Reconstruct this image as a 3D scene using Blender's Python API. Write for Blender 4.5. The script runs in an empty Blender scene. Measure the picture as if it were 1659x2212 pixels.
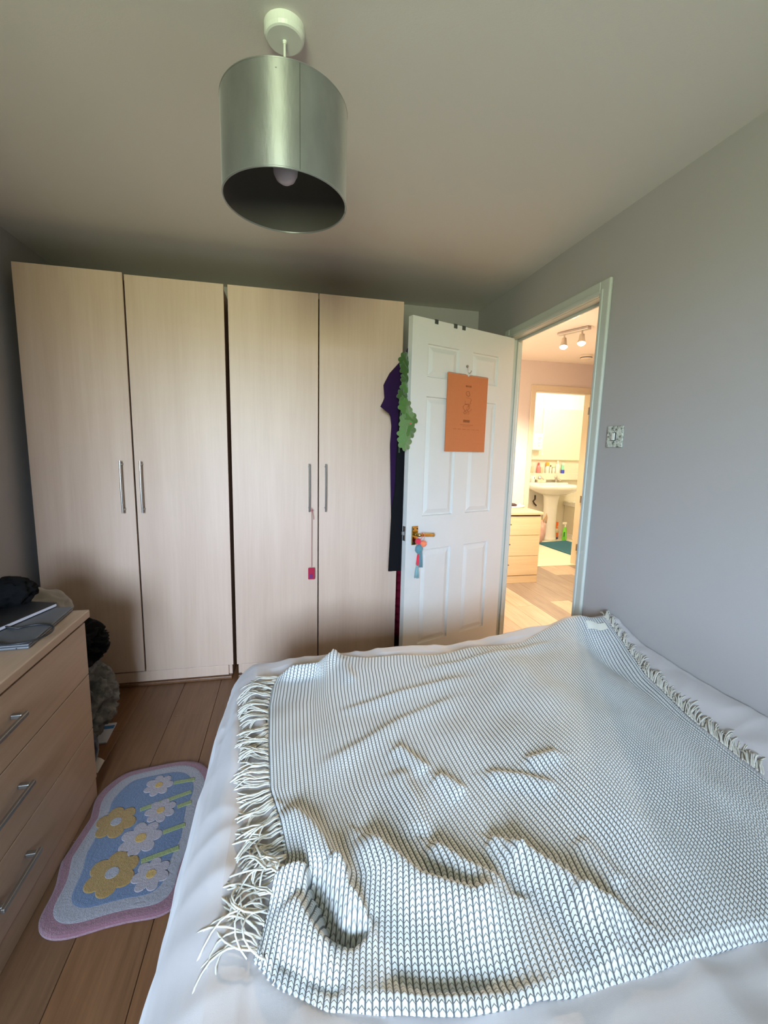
import bpy, bmesh, math, random
from mathutils import Vector, Matrix, noise

random.seed(7)
SC = bpy.context.scene
COL = SC.collection
pi = math.pi

# ------------------------------------------------------------------ camera
def make_camera():
    f, yaw, pitch, roll = 948.0, -0.2181, -0.1447, 0.0247
    cy, sy, cp, sp = math.cos(yaw), math.sin(yaw), math.cos(pitch), math.sin(pitch)
    F = Vector((-sy * cp, cy * cp, sp)); R = Vector((cy, sy, 0)); U = R.cross(F)
    R2 = R * math.cos(roll) + U * math.sin(roll); U2 = U * math.cos(roll) - R * math.sin(roll)
    cd = bpy.data.cameras.new('camera'); co = bpy.data.objects.new('camera', cd); COL.objects.link(co)
    M = Matrix(((R2.x, U2.x, -F.x, -1.3358), (R2.y, U2.y, -F.y, -2.4763), (R2.z, U2.z, -F.z, 1.3228), (0, 0, 0, 1)))
    co.matrix_world = M
    cd.sensor_fit = 'VERTICAL'; cd.sensor_height = 36.0; cd.lens = f / 2212.0 * 36.0
    cd.clip_start = 0.02
    SC.camera = co
make_camera()

# ------------------------------------------------------------------ world, daylight, exposure
WORLD_STRENGTH = 55.0
EXPOSURE = 1.08
def make_world():
    w = bpy.data.worlds.new('daylight'); SC.world = w; w.use_nodes = True
    nt = w.node_tree; nt.nodes.clear()
    tc = nt.nodes.new('ShaderNodeTexCoord'); sep = nt.nodes.new('ShaderNodeSeparateXYZ')
    nt.links.new(tc.outputs['Generated'], sep.inputs[0])
    rp = nt.nodes.new('ShaderNodeValToRGB')
    mr = nt.nodes.new('ShaderNodeMapRange'); mr.inputs[1].default_value = -1; mr.inputs[2].default_value = 1
    nt.links.new(sep.outputs[2], mr.inputs[0]); nt.links.new(mr.outputs[0], rp.inputs[0])
    el = rp.color_ramp.elements
    el[0].position = 0.0; el[0].color = (0.24, 0.27, 0.17, 1)      # garden
    el[1].position = 1.0; el[1].color = (0.50, 0.70, 1.0, 1)       # sky
    e = rp.color_ramp.elements.new(0.495); e.color = (0.31, 0.35, 0.23, 1)
    e = rp.color_ramp.elements.new(0.53); e.color = (0.60, 0.77, 1.0, 1)
    bg = nt.nodes.new('ShaderNodeBackground'); bg.inputs[1].default_value = WORLD_STRENGTH
    out = nt.nodes.new('ShaderNodeOutputWorld')
    nt.links.new(rp.outputs[0], bg.inputs[0]); nt.links.new(bg.outputs[0], out.inputs[0])
make_world()
# bedroom window opening in the end wall, behind the camera
WX0, WX1, WZ0, WZ1 = -2.50, -1.42, .98, 2.12
BOX_X, BOX_Y0, BOX_Y1 = -2.20, -3.00, -1.90      # unseen wall projection, added to block window light from the left side
ROOM_X0, ROOM_Y0, ROOM_Y1, CEIL = -2.63, -4.30, 0.60, 2.298
def make_portal():
    ld = bpy.data.lights.new('window_daylight_portal', 'AREA'); ld.shape = 'RECTANGLE'
    ld.size = WX1 - WX0 - .02; ld.size_y = WZ1 - WZ0 - .02
    ld.cycles.is_portal = True
    lo = bpy.data.objects.new('window_daylight_portal', ld); COL.objects.link(lo)
    lo.location = ((WX0 + WX1) / 2, ROOM_Y0 - 0.005, (WZ0 + WZ1) / 2)
    lo.rotation_euler = (pi / 2, 0, 0)
make_portal()
SC.view_settings.view_transform = 'Standard'
SC.view_settings.look = 'None'
SC.view_settings.exposure = EXPOSURE
SC.view_settings.gamma = 1.0
SC.view_settings.use_curve_mapping = False
SC.cycles.use_denoising = True
SC.cycles.max_bounces = 10
SC.cycles.diffuse_bounces = 6
SC.cycles.transparent_max_bounces = 8
SC.cycles.caustics_reflective = False
SC.cycles.caustics_refractive = False
SC.cycles.sample_clamp_indirect = 8.0

# ------------------------------------------------------------------ helpers
def srgb(r, g, b):
    f = lambda c: (c / 255 / 12.92) if c / 255 <= .04045 else ((c / 255 + .055) / 1.055) ** 2.4
    return (f(r), f(g), f(b), 1)

class NT:
    """small wrapper to write node trees in one line per node"""
    def __init__(s, name):
        s.m = bpy.data.materials.new(name); s.m.use_nodes = True
        s.t = s.m.node_tree; s.t.nodes.clear()
        s.out = s.t.nodes.new('ShaderNodeOutputMaterial')
    def n(s, typ, ins=None, **kw):
        nd = s.t.nodes.new('ShaderNode' + typ)
        for k, v in kw.items(): setattr(nd, k, v)
        for k, v in (ins or {}).items():
            sk = nd.inputs[k]
            if isinstance(v, bpy.types.NodeSocket): s.t.links.new(v, sk)
            else: sk.default_value = v
        return nd
    def math(s, op, a, b=0.0, c=0.0):
        return s.n('Math', {0: a, 1: b, 2: c}, operation=op).outputs[0]
    def mix(s, fac, a, b, typ='MIX'):
        nd = s.n('Mix', data_type='RGBA', blend_type=typ)
        for k, v in ((0, fac), (6, a), (7, b)):
            if isinstance(v, bpy.types.NodeSocket): s.t.links.new(v, nd.inputs[k])
            else: nd.inputs[k].default_value = v
        return nd.outputs[2]
    def ramp(s, fac, stops):
        nd = s.n('ValToRGB', {0: fac}); el = nd.color_ramp.elements
        el[0].position, el[0].color = stops[0]; el[1].position, el[1].color = stops[-1]
        for p, c in stops[1:-1]:
            e = el.new(p); e.color = c
        return nd.outputs[0]
    def bump(s, h, strength=.3, dist=.002):
        return s.n('Bump', {'Height': h, 'Strength': strength, 'Distance': dist}).outputs[0]
    def pos(s): return s.n('NewGeometry').outputs['Position']
    def obj(s): return s.n('TexCoord').outputs['Object']
    def map(s, v, scale=(1, 1, 1), loc=(0, 0, 0), rot=(0, 0, 0)):
        return s.n('Mapping', {'Vector': v, 'Scale': scale, 'Location': loc, 'Rotation': rot}).outputs[0]
    def noise(s, v, scale, detail=3, rough=.5):
        return s.n('TexNoise', {'Vector': v, 'Scale': scale, 'Detail': detail, 'Roughness': rough}).outputs[0]
    def bsdf(s, color, rough=.6, normal=None, **kw):
        ins = {'Base Color': color, 'Roughness': rough}
        if normal is not None: ins['Normal'] = normal
        for k, v in kw.items(): ins[k.replace('_', ' ')] = v
        b = s.n('BsdfPrincipled', ins); s.t.links.new(b.outputs[0], s.out.inputs[0]); return s.m

def plain(name, c, rough=.6, metal=0.0, var=.06, nscale=40, bump=.1, **kw):
    """plain coloured surface with slight procedural variation"""
    t = NT(name); nz = t.noise(t.pos(), nscale, 3)
    d = tuple(x * (1 - var) for x in c[:3]) + (1,); l = tuple(min(1, x * (1 + var)) for x in c[:3]) + (1,)
    col = t.mix(nz, d, l)
    return t.bsdf(col, rough, t.bump(nz, bump, .001), Metallic=metal, **kw)

def fabric(name, c, scale=900, rough=.95, var=.12, sheen=.3, bump=.4):
    t = NT(name); p = t.pos(); nz = t.noise(p, scale, 2); big = t.noise(p, 18, 3)
    d = tuple(x * (1 - var) for x in c[:3]) + (1,); l = tuple(min(1, x * (1 + var)) for x in c[:3]) + (1,)
    col = t.mix(t.math('MULTIPLY_ADD', big, .6, t.math('MULTIPLY', nz, .4)), d, l)
    return t.bsdf(col, rough, t.bump(nz, bump, .001), Sheen_Weight=sheen, Specular_IOR_Level=.15)

def wood(name, c1, c2, axis, rough=.45):
    """straight grained veneer, grain along axis"""
    t = NT(name); p = t.pos()
    sc = [34, 34, 34]; sc['xyz'.index(axis)] = 1.6
    sc2 = [7, 7, 7]; sc2['xyz'.index(axis)] = .5
    g = t.noise(t.map(p, tuple(sc)), 2.0, 4, .6); b = t.noise(t.map(p, tuple(sc2)), 1.5, 2)
    f = t.math('MULTIPLY_ADD', g, .45, t.math('MULTIPLY', b, .55))
    col = t.ramp(f, [(.32, c1), (.68, c2)])
    return t.bsdf(col, rough, t.bump(g, .05, .001))

def emit(name, c, strength):
    t = NT(name); e = t.n('Emission', {0: c, 1: strength}); t.t.links.new(e.outputs[0], t.out.inputs[0]); return t.m

class MB:
    """collects shapes into one mesh"""
    def __init__(s, M=None): s.v = []; s.f = []; s.M = M; s.uv = None
    def add(s, vs, fs):
        o = len(s.v); s.v += [Vector(v) for v in vs]; s.f += [tuple(o + i for i in f) for f in fs]; return s
    def box(s, x0, x1, y0, y1, z0, z1):
        return s.add([(x0, y0, z0), (x1, y0, z0), (x1, y1, z0), (x0, y1, z0), (x0, y0, z1), (x1, y0, z1), (x1, y1, z1), (x0, y1, z1)],
                     [(0, 3, 2, 1), (4, 5, 6, 7), (0, 1, 5, 4), (1, 2, 6, 5), (2, 3, 7, 6), (3, 0, 4, 7)])
    def cone(s, a, b, r0, r1=None, n=16, caps=True):
        a, b = Vector(a), Vector(b); r1 = r0 if r1 is None else r1; d = (b - a).normalized()
        u = d.orthogonal().normalized(); w = d.cross(u); vs = []
        for c, r in ((a, r0), (b, r1)):
            for i in range(n):
                t = 2 * pi * i / n; vs.append(c + u * (r * math.cos(t)) + w * (r * math.sin(t)))
        fs = [(i, (i + 1) % n, n + (i + 1) % n, n + i) for i in range(n)]
        if caps: fs += [tuple(range(n - 1, -1, -1)), tuple(range(n, 2 * n))]
        return s.add(vs, fs)
    def tube(s, pts, r, n=6):
        pts = [Vector(p) for p in pts]; vs = []; fs = []; k = len(pts); up = None
        for i, p in enumerate(pts):
            d = (pts[min(i + 1, k - 1)] - pts[max(i - 1, 0)]).normalized()
            if up is None: up = d.orthogonal().normalized()
            up = (up - d * up.dot(d)).normalized(); w = d.cross(up); rr = r(i / (k - 1)) if callable(r) else r
            for j in range(n):
                t = 2 * pi * j / n; vs.append(p + up * (rr * math.cos(t)) + w * (rr * math.sin(t)))
        for i in range(k - 1):
            for j in range(n): fs.append((i * n + j, i * n + (j + 1) % n, (i + 1) * n + (j + 1) % n, (i + 1) * n + j))
        fs += [tuple(range(n - 1, -1, -1)), tuple(range((k - 1) * n, k * n))]
        return s.add(vs, fs)
    def lathe(s, prof, c=(0, 0, 0), n=32, sx=1, sy=1):
        vs = []; fs = []; k = len(prof)
        for r, z in prof:
            for j in range(n):
                t = 2 * pi * j / n; vs.append((c[0] + r * sx * math.cos(t), c[1] + r * sy * math.sin(t), c[2] + z))
        for i in range(k - 1):
            for j in range(n): fs.append((i * n + j, i * n + (j + 1) % n, (i + 1) * n + (j + 1) % n, (i + 1) * n + j))
        if prof[0][0] > 1e-6: fs.append(tuple(range(n - 1, -1, -1)))
        if prof[-1][0] > 1e-6: fs.append(tuple(range((k - 1) * n, k * n)))
        return s.add(vs, fs)
    def grid(s, nu, nv, fn, flip=False):
        vs = [fn(i / nu, j / nv) for j in range(nv + 1) for i in range(nu + 1)]
        fs = []
        for j in range(nv):
            for i in range(nu):
                a = j * (nu + 1) + i; q = (a, a + 1, a + nu + 2, a + nu + 1); fs.append(q[::-1] if flip else q)
        return s.add(vs, fs)
    def prism(s, poly, z0, z1):
        n = len(poly)
        vs = [(x, y, z0) for x, y in poly] + [(x, y, z1) for x, y in poly]
        return s.add(vs, [tuple(range(n - 1, -1, -1)), tuple(range(n, 2 * n))] + [(i, (i + 1) % n, n + (i + 1) % n, n + i) for i in range(n)])
    def blob(s, c, r, amp=.0, freq=3, seed=0, sub=3, sq=(1, 1, 1), ridge=False, floor=None):
        bm = bmesh.new(); bmesh.ops.create_icosphere(bm, subdivisions=sub, radius=1)
        vs = []
        for v in bm.verts:
            d = v.co.normalized(); q = d * freq + Vector((seed * 3.1, seed * 7.7, seed * 1.3))
            nz = noise.fractal(q, 1.0, 2.0, 2)
            if ridge: nz = .5 - 2 * math.sqrt(nz * nz + .02)
            k = 1 + amp * nz
            p = Vector((c[0] + d.x * r * sq[0] * k, c[1] + d.y * r * sq[1] * k, c[2] + d.z * r * sq[2] * k))
            if floor is not None: p.z = max(p.z, floor)
            vs.append(p)
        fs = [tuple(v.index for v in f.verts) for f in bm.faces]; bm.free()
        return s.add(vs, fs)
    def make(s, name, mat, parent=None, smooth=False, bevel=0, seg=2, solid=0, uv=None):
        me = bpy.data.meshes.new(name)
        vs = [s.M @ v for v in s.v] if s.M else s.v
        me.from_pydata([tuple(v) for v in vs], [], s.f); me.update()
        if uv:
            lay = me.uv_layers.new(name='UVMap')
            idx = [0] * len(me.loops); me.loops.foreach_get('vertex_index', idx)
            fl = [0.0] * (2 * len(idx))
            for k, i in enumerate(idx): fl[2 * k], fl[2 * k + 1] = uv[i]
            lay.data.foreach_set('uv', fl)
        if smooth: me.polygons.foreach_set('use_smooth', [True] * len(me.polygons))
        if mat: me.materials.append(mat)
        o = bpy.data.objects.new(name, me); COL.objects.link(o)
        if parent: adopt(o, parent)
        if bevel:
            m = o.modifiers.new('edge', 'BEVEL'); m.width = bevel; m.segments = seg; m.limit_method = 'ANGLE'; m.harden_normals = False
        if solid:
            m = o.modifiers.new('thick', 'SOLIDIFY'); m.thickness = solid; m.offset = -1
        return o

def adopt(o, parent):
    o.parent = parent
    loc = parent.location if parent.type == 'EMPTY' else Vector((0, 0, 0))
    o.matrix_parent_inverse = Matrix.Translation(-loc)
def thing(name, loc, label, cat, group=None):
    o = bpy.data.objects.new(name, None); o.location = loc; o.empty_display_size = .05; COL.objects.link(o)
    return tag(o, label, cat, group)
def tag(o, label, cat=None, group=None, kind=None):
    o['label'] = label
    if cat: o['category'] = cat
    if group: o['group'] = group
    if kind: o['kind'] = kind
    return o
def struct(o, label=None, cat=None):
    o['kind'] = 'structure'
    if label: o['label'] = label
    if cat: o['category'] = cat
    return o
def sstep(a, b, x):
    t = max(0, min(1, (x - a) / (b - a))); return t * t * (3 - 2 * t)
def interp(tab, x):
    if x <= tab[0][0]: return tab[0][1]
    for (a, u), (b, v) in zip(tab, tab[1:]):
        if x <= b: return u + (v - u) * (x - a) / (b - a)
    return tab[-1][1]

# ------------------------------------------------------------------ materials
def wall_paint(name, c):
    t = NT(name); p = t.pos(); nz = t.noise(p, 260, 3, .6); big = t.noise(p, 1.2, 2)
    col = t.mix(big, tuple(x * .96 for x in c[:3]) + (1,), tuple(min(1, x * 1.03) for x in c[:3]) + (1,))
    return t.bsdf(col, .9, t.bump(nz, .25, .0008))
M_WALL = wall_paint('grey_wall_paint', (.37, .345, .335, 1))
M_CEIL = wall_paint('ceiling_paint', (.66, .63, .58, 1))
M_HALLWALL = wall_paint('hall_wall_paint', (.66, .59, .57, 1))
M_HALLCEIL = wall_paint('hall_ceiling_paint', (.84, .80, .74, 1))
M_GLOSS = plain('white_gloss_paint', (.47, .49, .44, 1), .35, var=.02, nscale=8, bump=.02)
M_DOOR = plain('white_door_paint', (.58, .58, .55, 1), .4, var=.02, nscale=8, bump=.03)
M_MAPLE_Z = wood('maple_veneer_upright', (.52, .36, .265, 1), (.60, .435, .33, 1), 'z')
M_MAPLE_Y_SHADED = wood('maple_veneer_lengthways_shaded', (.33, .21, .13, 1), (.41, .275, .18, 1), 'y')  # bedroom chest maple, darkened so the colour carries its shading
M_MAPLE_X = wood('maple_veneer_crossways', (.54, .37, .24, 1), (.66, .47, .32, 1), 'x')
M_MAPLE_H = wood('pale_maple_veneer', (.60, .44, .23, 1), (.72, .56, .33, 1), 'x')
M_STEEL = plain('brushed_steel', (.34, .325, .30, 1), .42, 1.0, nscale=200, bump=.02)
M_BRASS = plain('polished_brass', (.62, .43, .13, 1), .18, 1.0, var=.04)
M_DARK = plain('dark_recess', (.02, .018, .016, 1), .9)
M_BLACK = plain('black_plastic', (.012, .012, .013, 1), .5)
M_CREAM = fabric('cream_cotton_sheet', (.45, .415, .41, 1), 1200, var=.05, sheen=.2, bump=.15)
M_CERAMIC = plain('white_ceramic', (.86, .84, .78, 1), .12, var=.01)
M_BATHWALL = plain('cream_bathroom_tile', (.76, .71, .58, 1), .35, var=.02, nscale=3)
M_LINO = plain('cream_lino', (.80, .72, .55, 1), .5, var=.04)

def plank_mat(name, a0, a1, b0, b1):
    t = NT(name); o = t.obj(); rnd = t.n('ObjectInfo').outputs['Random']
    v = t.n('CombineXYZ', {0: t.math('MULTIPLY', rnd, 31.0), 1: t.math('MULTIPLY', rnd, 17.0), 2: 0.0}).outputs[0]
    p = t.n('VectorMath', {0: o, 1: v}, operation='ADD').outputs[0]
    g = t.noise(t.map(p, (30, 1.6, 30)), 2.2, 5, .65); kn = t.noise(t.map(p, (7, 1.2, 7)), 2.0, 2)
    f = t.math('MULTIPLY_ADD', g, .6, t.math('MULTIPLY', kn, .4))
    a = t.ramp(f, [(.3, a0 + (1,)), (.7, a1 + (1,))])
    b = t.ramp(f, [(.3, b0 + (1,)), (.7, b1 + (1,))])
    col = t.mix(t.ramp(rnd, [(.35, (0, 0, 0, 1)), (.75, (1, 1, 1, 1))]), a, b)
    return t.bsdf(col, .42, t.bump(g, .08, .001))
M_PLANK = plank_mat('oak_laminate', (.10, .040, .015), (.19, .088, .038), (.085, .040, .019), (.15, .077, .038))  # bedroom copy of the laminate, room's dimness put into the colour
M_PLANK_HALL = plank_mat('oak_laminate_lit', (.38, .275, .19), (.60, .47, .355), (.20, .155, .12), (.35, .28, .225))  # same laminate made paler, hall light put into the colour

# ------------------------------------------------------------------ the room
def build_room():
    T = .065        # thin partition between bedroom and hall
    # floors: a slab with laminate planks laid on it, running along the room
    fl = MB().box(ROOM_X0 - .1, 2.45, ROOM_Y0 - .3, 2.02, -.12, -.012).make('floor', M_DARK); struct(fl)
    pw, pl = .19, 1.28
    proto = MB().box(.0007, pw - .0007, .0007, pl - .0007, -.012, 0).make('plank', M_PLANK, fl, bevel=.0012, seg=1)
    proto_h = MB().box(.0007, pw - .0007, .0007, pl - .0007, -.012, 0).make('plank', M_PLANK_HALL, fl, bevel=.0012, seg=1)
    used = set()
    x = ROOM_X0 - .03; r = 0
    while x < 2.40:
        y = ROOM_Y0 - .02 - (r * .47 % 1) * pl
        while y < 2.0:
            y0, y1 = max(y, ROOM_Y0 - .02), min(y + pl, 2.015)
            if y1 - y0 > .05 and not (x > 0.12 and y1 < -1.7) and not (x + pw < -.02 and y0 > .62):
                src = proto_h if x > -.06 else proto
                o = src if src.name not in used else src.copy()
                if src.name in used: COL.objects.link(o)
                used.add(src.name)
                o.location = (x, y0, 0); o.scale = (1, (y1 - y0) / pl, 1)
            y += pl
        x += pw; r += 1
    struct(MB().box(1.2, 4.2, 2.02, 3.75, -.12, 0).make('floor_bathroom', M_LINO))
    struct(MB().box(ROOM_X0 - .1, 2.45, ROOM_Y0 - .3, ROOM_Y1 + T, CEIL, CEIL + .1).make('ceiling', M_CEIL))
    hc = MB().box(0, 2.45, ROOM_Y1 + T, 2.10, CEIL, CEIL + .1); hc.box(T, 2.45, -1.72, ROOM_Y1 + T, CEIL - .002, CEIL)
    struct(hc.make('ceiling_hall', M_HALLCEIL))
    struct(MB().box(1.2, 4.2, 2.1, 3.75, 2.35, 2.45).make('ceiling_bathroom', M_CERAMIC))
    # bedroom walls
    struct(MB().box(ROOM_X0 - .1, T, ROOM_Y1, ROOM_Y1 + T, -.02, CEIL).make('wall_back', M_WALL))
    w = MB(); yo = ROOM_Y0 - .22
    w.box(WX1, T, yo, ROOM_Y0, -.02, CEIL); w.box(ROOM_X0, WX0, yo, ROOM_Y0, -.02, CEIL)
    w.box(WX0, WX1, yo, ROOM_Y0, -.02, WZ0); w.box(WX0, WX1, yo, ROOM_Y0, WZ1, CEIL)
    struct(w.make('wall_front', M_WALL))
    w = MB().box(ROOM_X0 - .1, ROOM_X0, yo, ROOM_Y1, -.02, CEIL); w.box(ROOM_X0, BOX_X, BOX_Y0, BOX_Y1, -.02, CEIL)  # second box is the added light blocker, out of view
    struct(w.make('wall_left', M_WALL))
    OY0, OY1, OZ = -.742, .125, 2.026
    w = MB()
    w.box(0, T - .004, ROOM_Y0, OY0, -.02, CEIL); w.box(0, T - .004, OY1, ROOM_Y1, -.02, CEIL); w.box(0, T - .004, OY0, OY1, OZ, CEIL)
    struct(w.make('wall_right', M_WALL))
    # hall side skin and the other hall walls
    w = MB()
    w.box(T - .004, T, -1.7, OY0, -.02, CEIL - .002); w.box(T - .004, T, OY1, ROOM_Y1 + T, -.02, CEIL - .002); w.box(T - .004, T, OY0, OY1, OZ, CEIL - .002)
    w.box(0, T, ROOM_Y1 + T, 2.1, -.02, CEIL)
    struct(w.make('wall_hall_left', M_HALLWALL))
    bx0, bx1, bz = 1.30, 2.035, 2.005
    w = MB()
    w.box(T, bx0, 2.0, 2.1, -.02, CEIL); w.box(bx1, 2.45, 2.0, 2.1, -.02, CEIL); w.box(bx0, bx1, 2.0, 2.1, bz, CEIL)
    struct(w.make('wall_hall_far', M_HALLWALL))
    struct(MB().box(2.35, 2.45, -1.7, 2.0, -.02, CEIL).make('wall_hall_right', M_HALLWALL))
    struct(MB().box(T, 2.45, -1.8, -1.7, -.02, CEIL).make('wall_hall_near', M_HALLWALL))
    # bathroom shell
    wb = struct(MB().box(1.2, 4.2, 3.66, 3.75, 0, 2.35).make('wall_bathroom_back', M_CERAMIC))
    MB().box(1.3, 4.1, 3.65, 3.66, 0, 1.975).make('tile_cladding', M_BATHWALL, wb)
    struct(MB().box(1.2, 1.3, 2.1, 3.65, 0, 2.35).make('wall_bathroom_left', M_BATHWALL))
    struct(MB().box(4.1, 4.2, 2.1, 3.65, 0, 2.35).make('wall_bathroom_right', M_BATHWALL))
    w = MB().box(2.45, 4.2, 2.0, 2.1, 0, 2.35); w.box(1.2, 2.45, 2.095, 2.1, CEIL, 2.35)
    struct(w.make('wall_bathroom_front', M_BATHWALL))
    # window above the bed head
    wn = thing('window_1', ((WX0 + WX1) / 2, ROOM_Y0 - .2, WZ0), 'white framed bedroom window in the wall behind the bed head', None); wn['kind'] = 'structure'
    fr = MB(); y0, y1 = ROOM_Y0 - .20, ROOM_Y0 - .14; k = .045
    fr.box(WX0, WX0 + k, y0, y1, WZ0, WZ1); fr.box(WX1 - k, WX1, y0, y1, WZ0, WZ1)
    fr.box(WX0 + k, WX1 - k, y0, y1, WZ0, WZ0 + k); fr.box(WX0 + k, WX1 - k, y0, y1, WZ1 - k, WZ1)
    fr.make('window_frame', M_GLOSS, wn)
    t = NT('clear_glass'); a = t.n('BsdfTransparent', {0: (.97, .98, .98, 1)}); b = t.n('BsdfGlossy', {'Roughness': .03})
    mx = t.n('MixShader', {0: .05, 1: a.outputs[0], 2: b.outputs[0]}); t.t.links.new(mx.outputs[0], t.out.inputs[0])
    MB().box(WX0 + k, WX1 - k, y0 + .02, y0 + .026, WZ0 + k, WZ1 - k).make('pane', t.m, wn)
    MB().box(WX0 - .015, WX1 + .03, ROOM_Y0 - .14, ROOM_Y0 + .02, WZ0 - .025, WZ0).make('window_sill', M_GLOSS, wn, bevel=.004)
    # architrave and lining round the bedroom doorway
    tr = thing('trim_1', (0, -.33, 0), 'white painted architrave and lining around bedroom doorway', None); tr['kind'] = 'structure'
    a0, a1, az, aw = -.7107, .0488 + .046, 1.995, .059
    def arch(y0, y1, z0, z1, nm):
        m = MB(); m.box(-.016, 0, y0, y1, z0, z1); m.make(nm, M_GLOSS, tr, bevel=.006)
    arch(a0 - aw, a0, 0, az + aw, 'architrave'); arch(a1, a1 + aw, 0, az + aw, 'architrave'); arch(a0, a1, az, az + aw, 'architrave')
    # raised inner bead of each architrave
    MB().box(-.021, -.015, a0 - .022, a0 - .006, 0, az + .022).make('bead', M_GLOSS, tr, bevel=.003)
    MB().box(-.021, -.015, a0 - .006, a1, az + .006, az + .022).make('bead', M_GLOSS, tr, bevel=.003)
    for y0, y1 in ((OY0, a0), (a1, OY1)):
        MB().box(-.002, T + .002, y0, y1, 0, az).make('lining', M_GLOSS, tr)
    MB().box(-.002, T + .002, OY0, OY1, az, OZ).make('lining', M_GLOSS, tr)
    MB().box(.042, .053, a0, a0 + .014, 0, az).make('door_stop', M_GLOSS, tr, bevel=.002)
    MB().box(.042, .053, a0, a1, az - .014, az).make('door_stop', M_GLOSS, tr, bevel=.002)
    MB().box(.042, .053, a1 - .014, a1, 0, az - .014).make('door_stop', M_GLOSS, tr, bevel=.002)
    for y0, y1, z0, z1 in ((a0 - aw, a0, 0, az + aw), (a1, a1 + aw, 0, az + aw), (a0, a1, az, az + aw)):
        MB().box(T, T + .016, y0, y1, z0, z1).make('architrave', M_GLOSS, tr, bevel=.006)
    # bathroom doorway
    tr2 = thing('trim_2', (1.65, 2.0, 0), 'cream painted architrave and lining around bathroom doorway', None); tr2['kind'] = 'structure'
    mcream = plain('warm_white_gloss', (.64, .56, .43, 1), .4, var=.02)
    for x0, x1, z0, z1 in ((bx0 - .037, bx0 + .022, 0, bz + .04), (bx1 - .022, bx1 + .037, 0, bz + .04), (bx0 + .022, bx1 - .022, bz - .02, bz + .04)):
        MB().box(x0, x1, 1.984, 2.0, z0, z1).make('architrave', mcream, tr2, bevel=.005)
    for x0, x1 in ((bx0, bx0 + .028), (bx1 - .028, bx1)):
        MB().box(x0, x1, 2.0, 2.1, 0, bz - .028).make('lining', mcream, tr2)
    MB().box(bx0, bx1, 2.0, 2.1, bz - .028, bz).make('lining', mcream, tr2)
    d2 = thing('door_2', (2.0, 1.98, 0), 'cream bathroom door standing open into the hall', None); d2['kind'] = 'structure'
    MB().box(1.995, 2.033, 1.235, 1.975, .012, 1.97).make('leaf', mcream, d2, bevel=.003)
    for z in (.18, .75, 1.75):
        MB().box(1.975, 1.998, 1.966, 1.982, z, z + .08).make('hinge', M_STEEL, d2, bevel=.002)
    # wooden threshold
    MB().box(bx0 + .028, bx1 - .028, 1.99, 2.06, 0, .006).make('threshold', M_LINO, tr2, bevel=.002)
build_room()

# ------------------------------------------------------------------ bedroom door
DH = Vector((0, .0488, 0)); DE = Vector((-.93354, -.35847, 0)); DN = Vector((-.35847, .93354, 0))   # along leaf, away from camera
DM = Matrix(((DE.x, DN.x, 0, DH.x), (DE.y, DN.y, 0, DH.y), (0, 0, 1, 0), (0, 0, 0, 1)))              # local (s, off, z)
def build_door():
    d = thing('door_1', DH, 'white six-panel bedroom door standing half open', None); d['kind'] = 'structure'
    W, H, T, Z0 = .762, 1.991, .035, .012
    S = [(0, .128), (.335, .437), (.657, W)]; PS = [(.128, .335), (.437, .657)]
    R = [(Z0, .21), (.765, .955), (1.60, 1.70), (1.868, H)]; PR = [(.21, .765), (.955, 1.60), (1.70, 1.868)]
    m = MB(DM)
    for a, b in S: m.box(a, b, 0, T, Z0, H)
    for a, b in R:
        for p, q in PS: m.box(p, q, 0, T, a, b)
    m.make('leaf', M_DOOR, d)
    for p, q in PS:
        for a, b in PR:
            k = MB(DM); bev = .034; lip = .006
            rings = [(0, .0), (.004, .009), (.012, .010), (bev, .003), (bev + .004, .0025)]
            for side in (0, 1):
                vs = []; 
                for off, dep in rings:
                    y = dep if side == 0 else T - dep
                    vs += [(p + off, y, a + off), (q - off, y, a + off), (q - off, y, b - off), (p + off, y, b - off)]
                fs = []
                for i in range(len(rings) - 1):
                    for j in range(4):
                        f = (i * 4 + j, i * 4 + (j + 1) % 4, i * 4 + 4 + (j + 1) % 4, i * 4 + 4 + j); fs.append(f if side == 0 else f[::-1])
                n = (len(rings) - 1) * 4; f = (n, n + 1, n + 2, n + 3); fs.append(f if side == 0 else f[::-1])
                k.add(vs, fs)
            k.make('panel', M_DOOR, d)
    # lever handle
    hp = MB(DM).box(.684, .727, -.007, 0, .800, .905).make('handle_plate', M_BRASS, d, bevel=.004); tag(hp, 'brass handle plate')
    lv = MB(DM); lv.cone((.708, -.007, .862), (.708, -.045, .862), .010, .009, 16)
    lv.tube([(.716, -.046, .862), (.70, -.048, .863), (.67, -.047, .861), (.635, -.045, .857), (.603, -.041, .853)], lambda t: .0085 + .003 * t, 10)
    tag(lv.make('lever', M_BRASS, hp, smooth=True), 'brass lever')
    for z in (.890, .815):
        for s in (.692, .719): MB(DM).cone((s, -.009, z), (s, -.0065, z), .004, .004, 10).make('screw', M_DARK, hp)
    lp = MB(DM).box(W - .001, W + .002, .006, .029, .825, .905).make('latch_plate', M_STEEL, d, bevel=.001)
    MB(DM).add([(W, .010, .855), (W, .026, .855), (W, .026, .877), (W, .010, .877), (W + .011, .024, .857), (W + .011, .026, .857), (W + .011, .026, .875), (W + .011, .024, .875)],
               [(0, 1, 5, 4), (1, 2, 6, 5), (2, 3, 7, 6), (3, 0, 4, 7), (4, 5, 6, 7)]).make('latch_bolt', M_STEEL, lp)
    for z in (.25, 1.0, 1.72):
        MB(DM).cone((-.004, .039, z), (-.004, .039, z + .09), .006, .006, 10).make('hinge', M_BRASS, d)
build_door()

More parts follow.
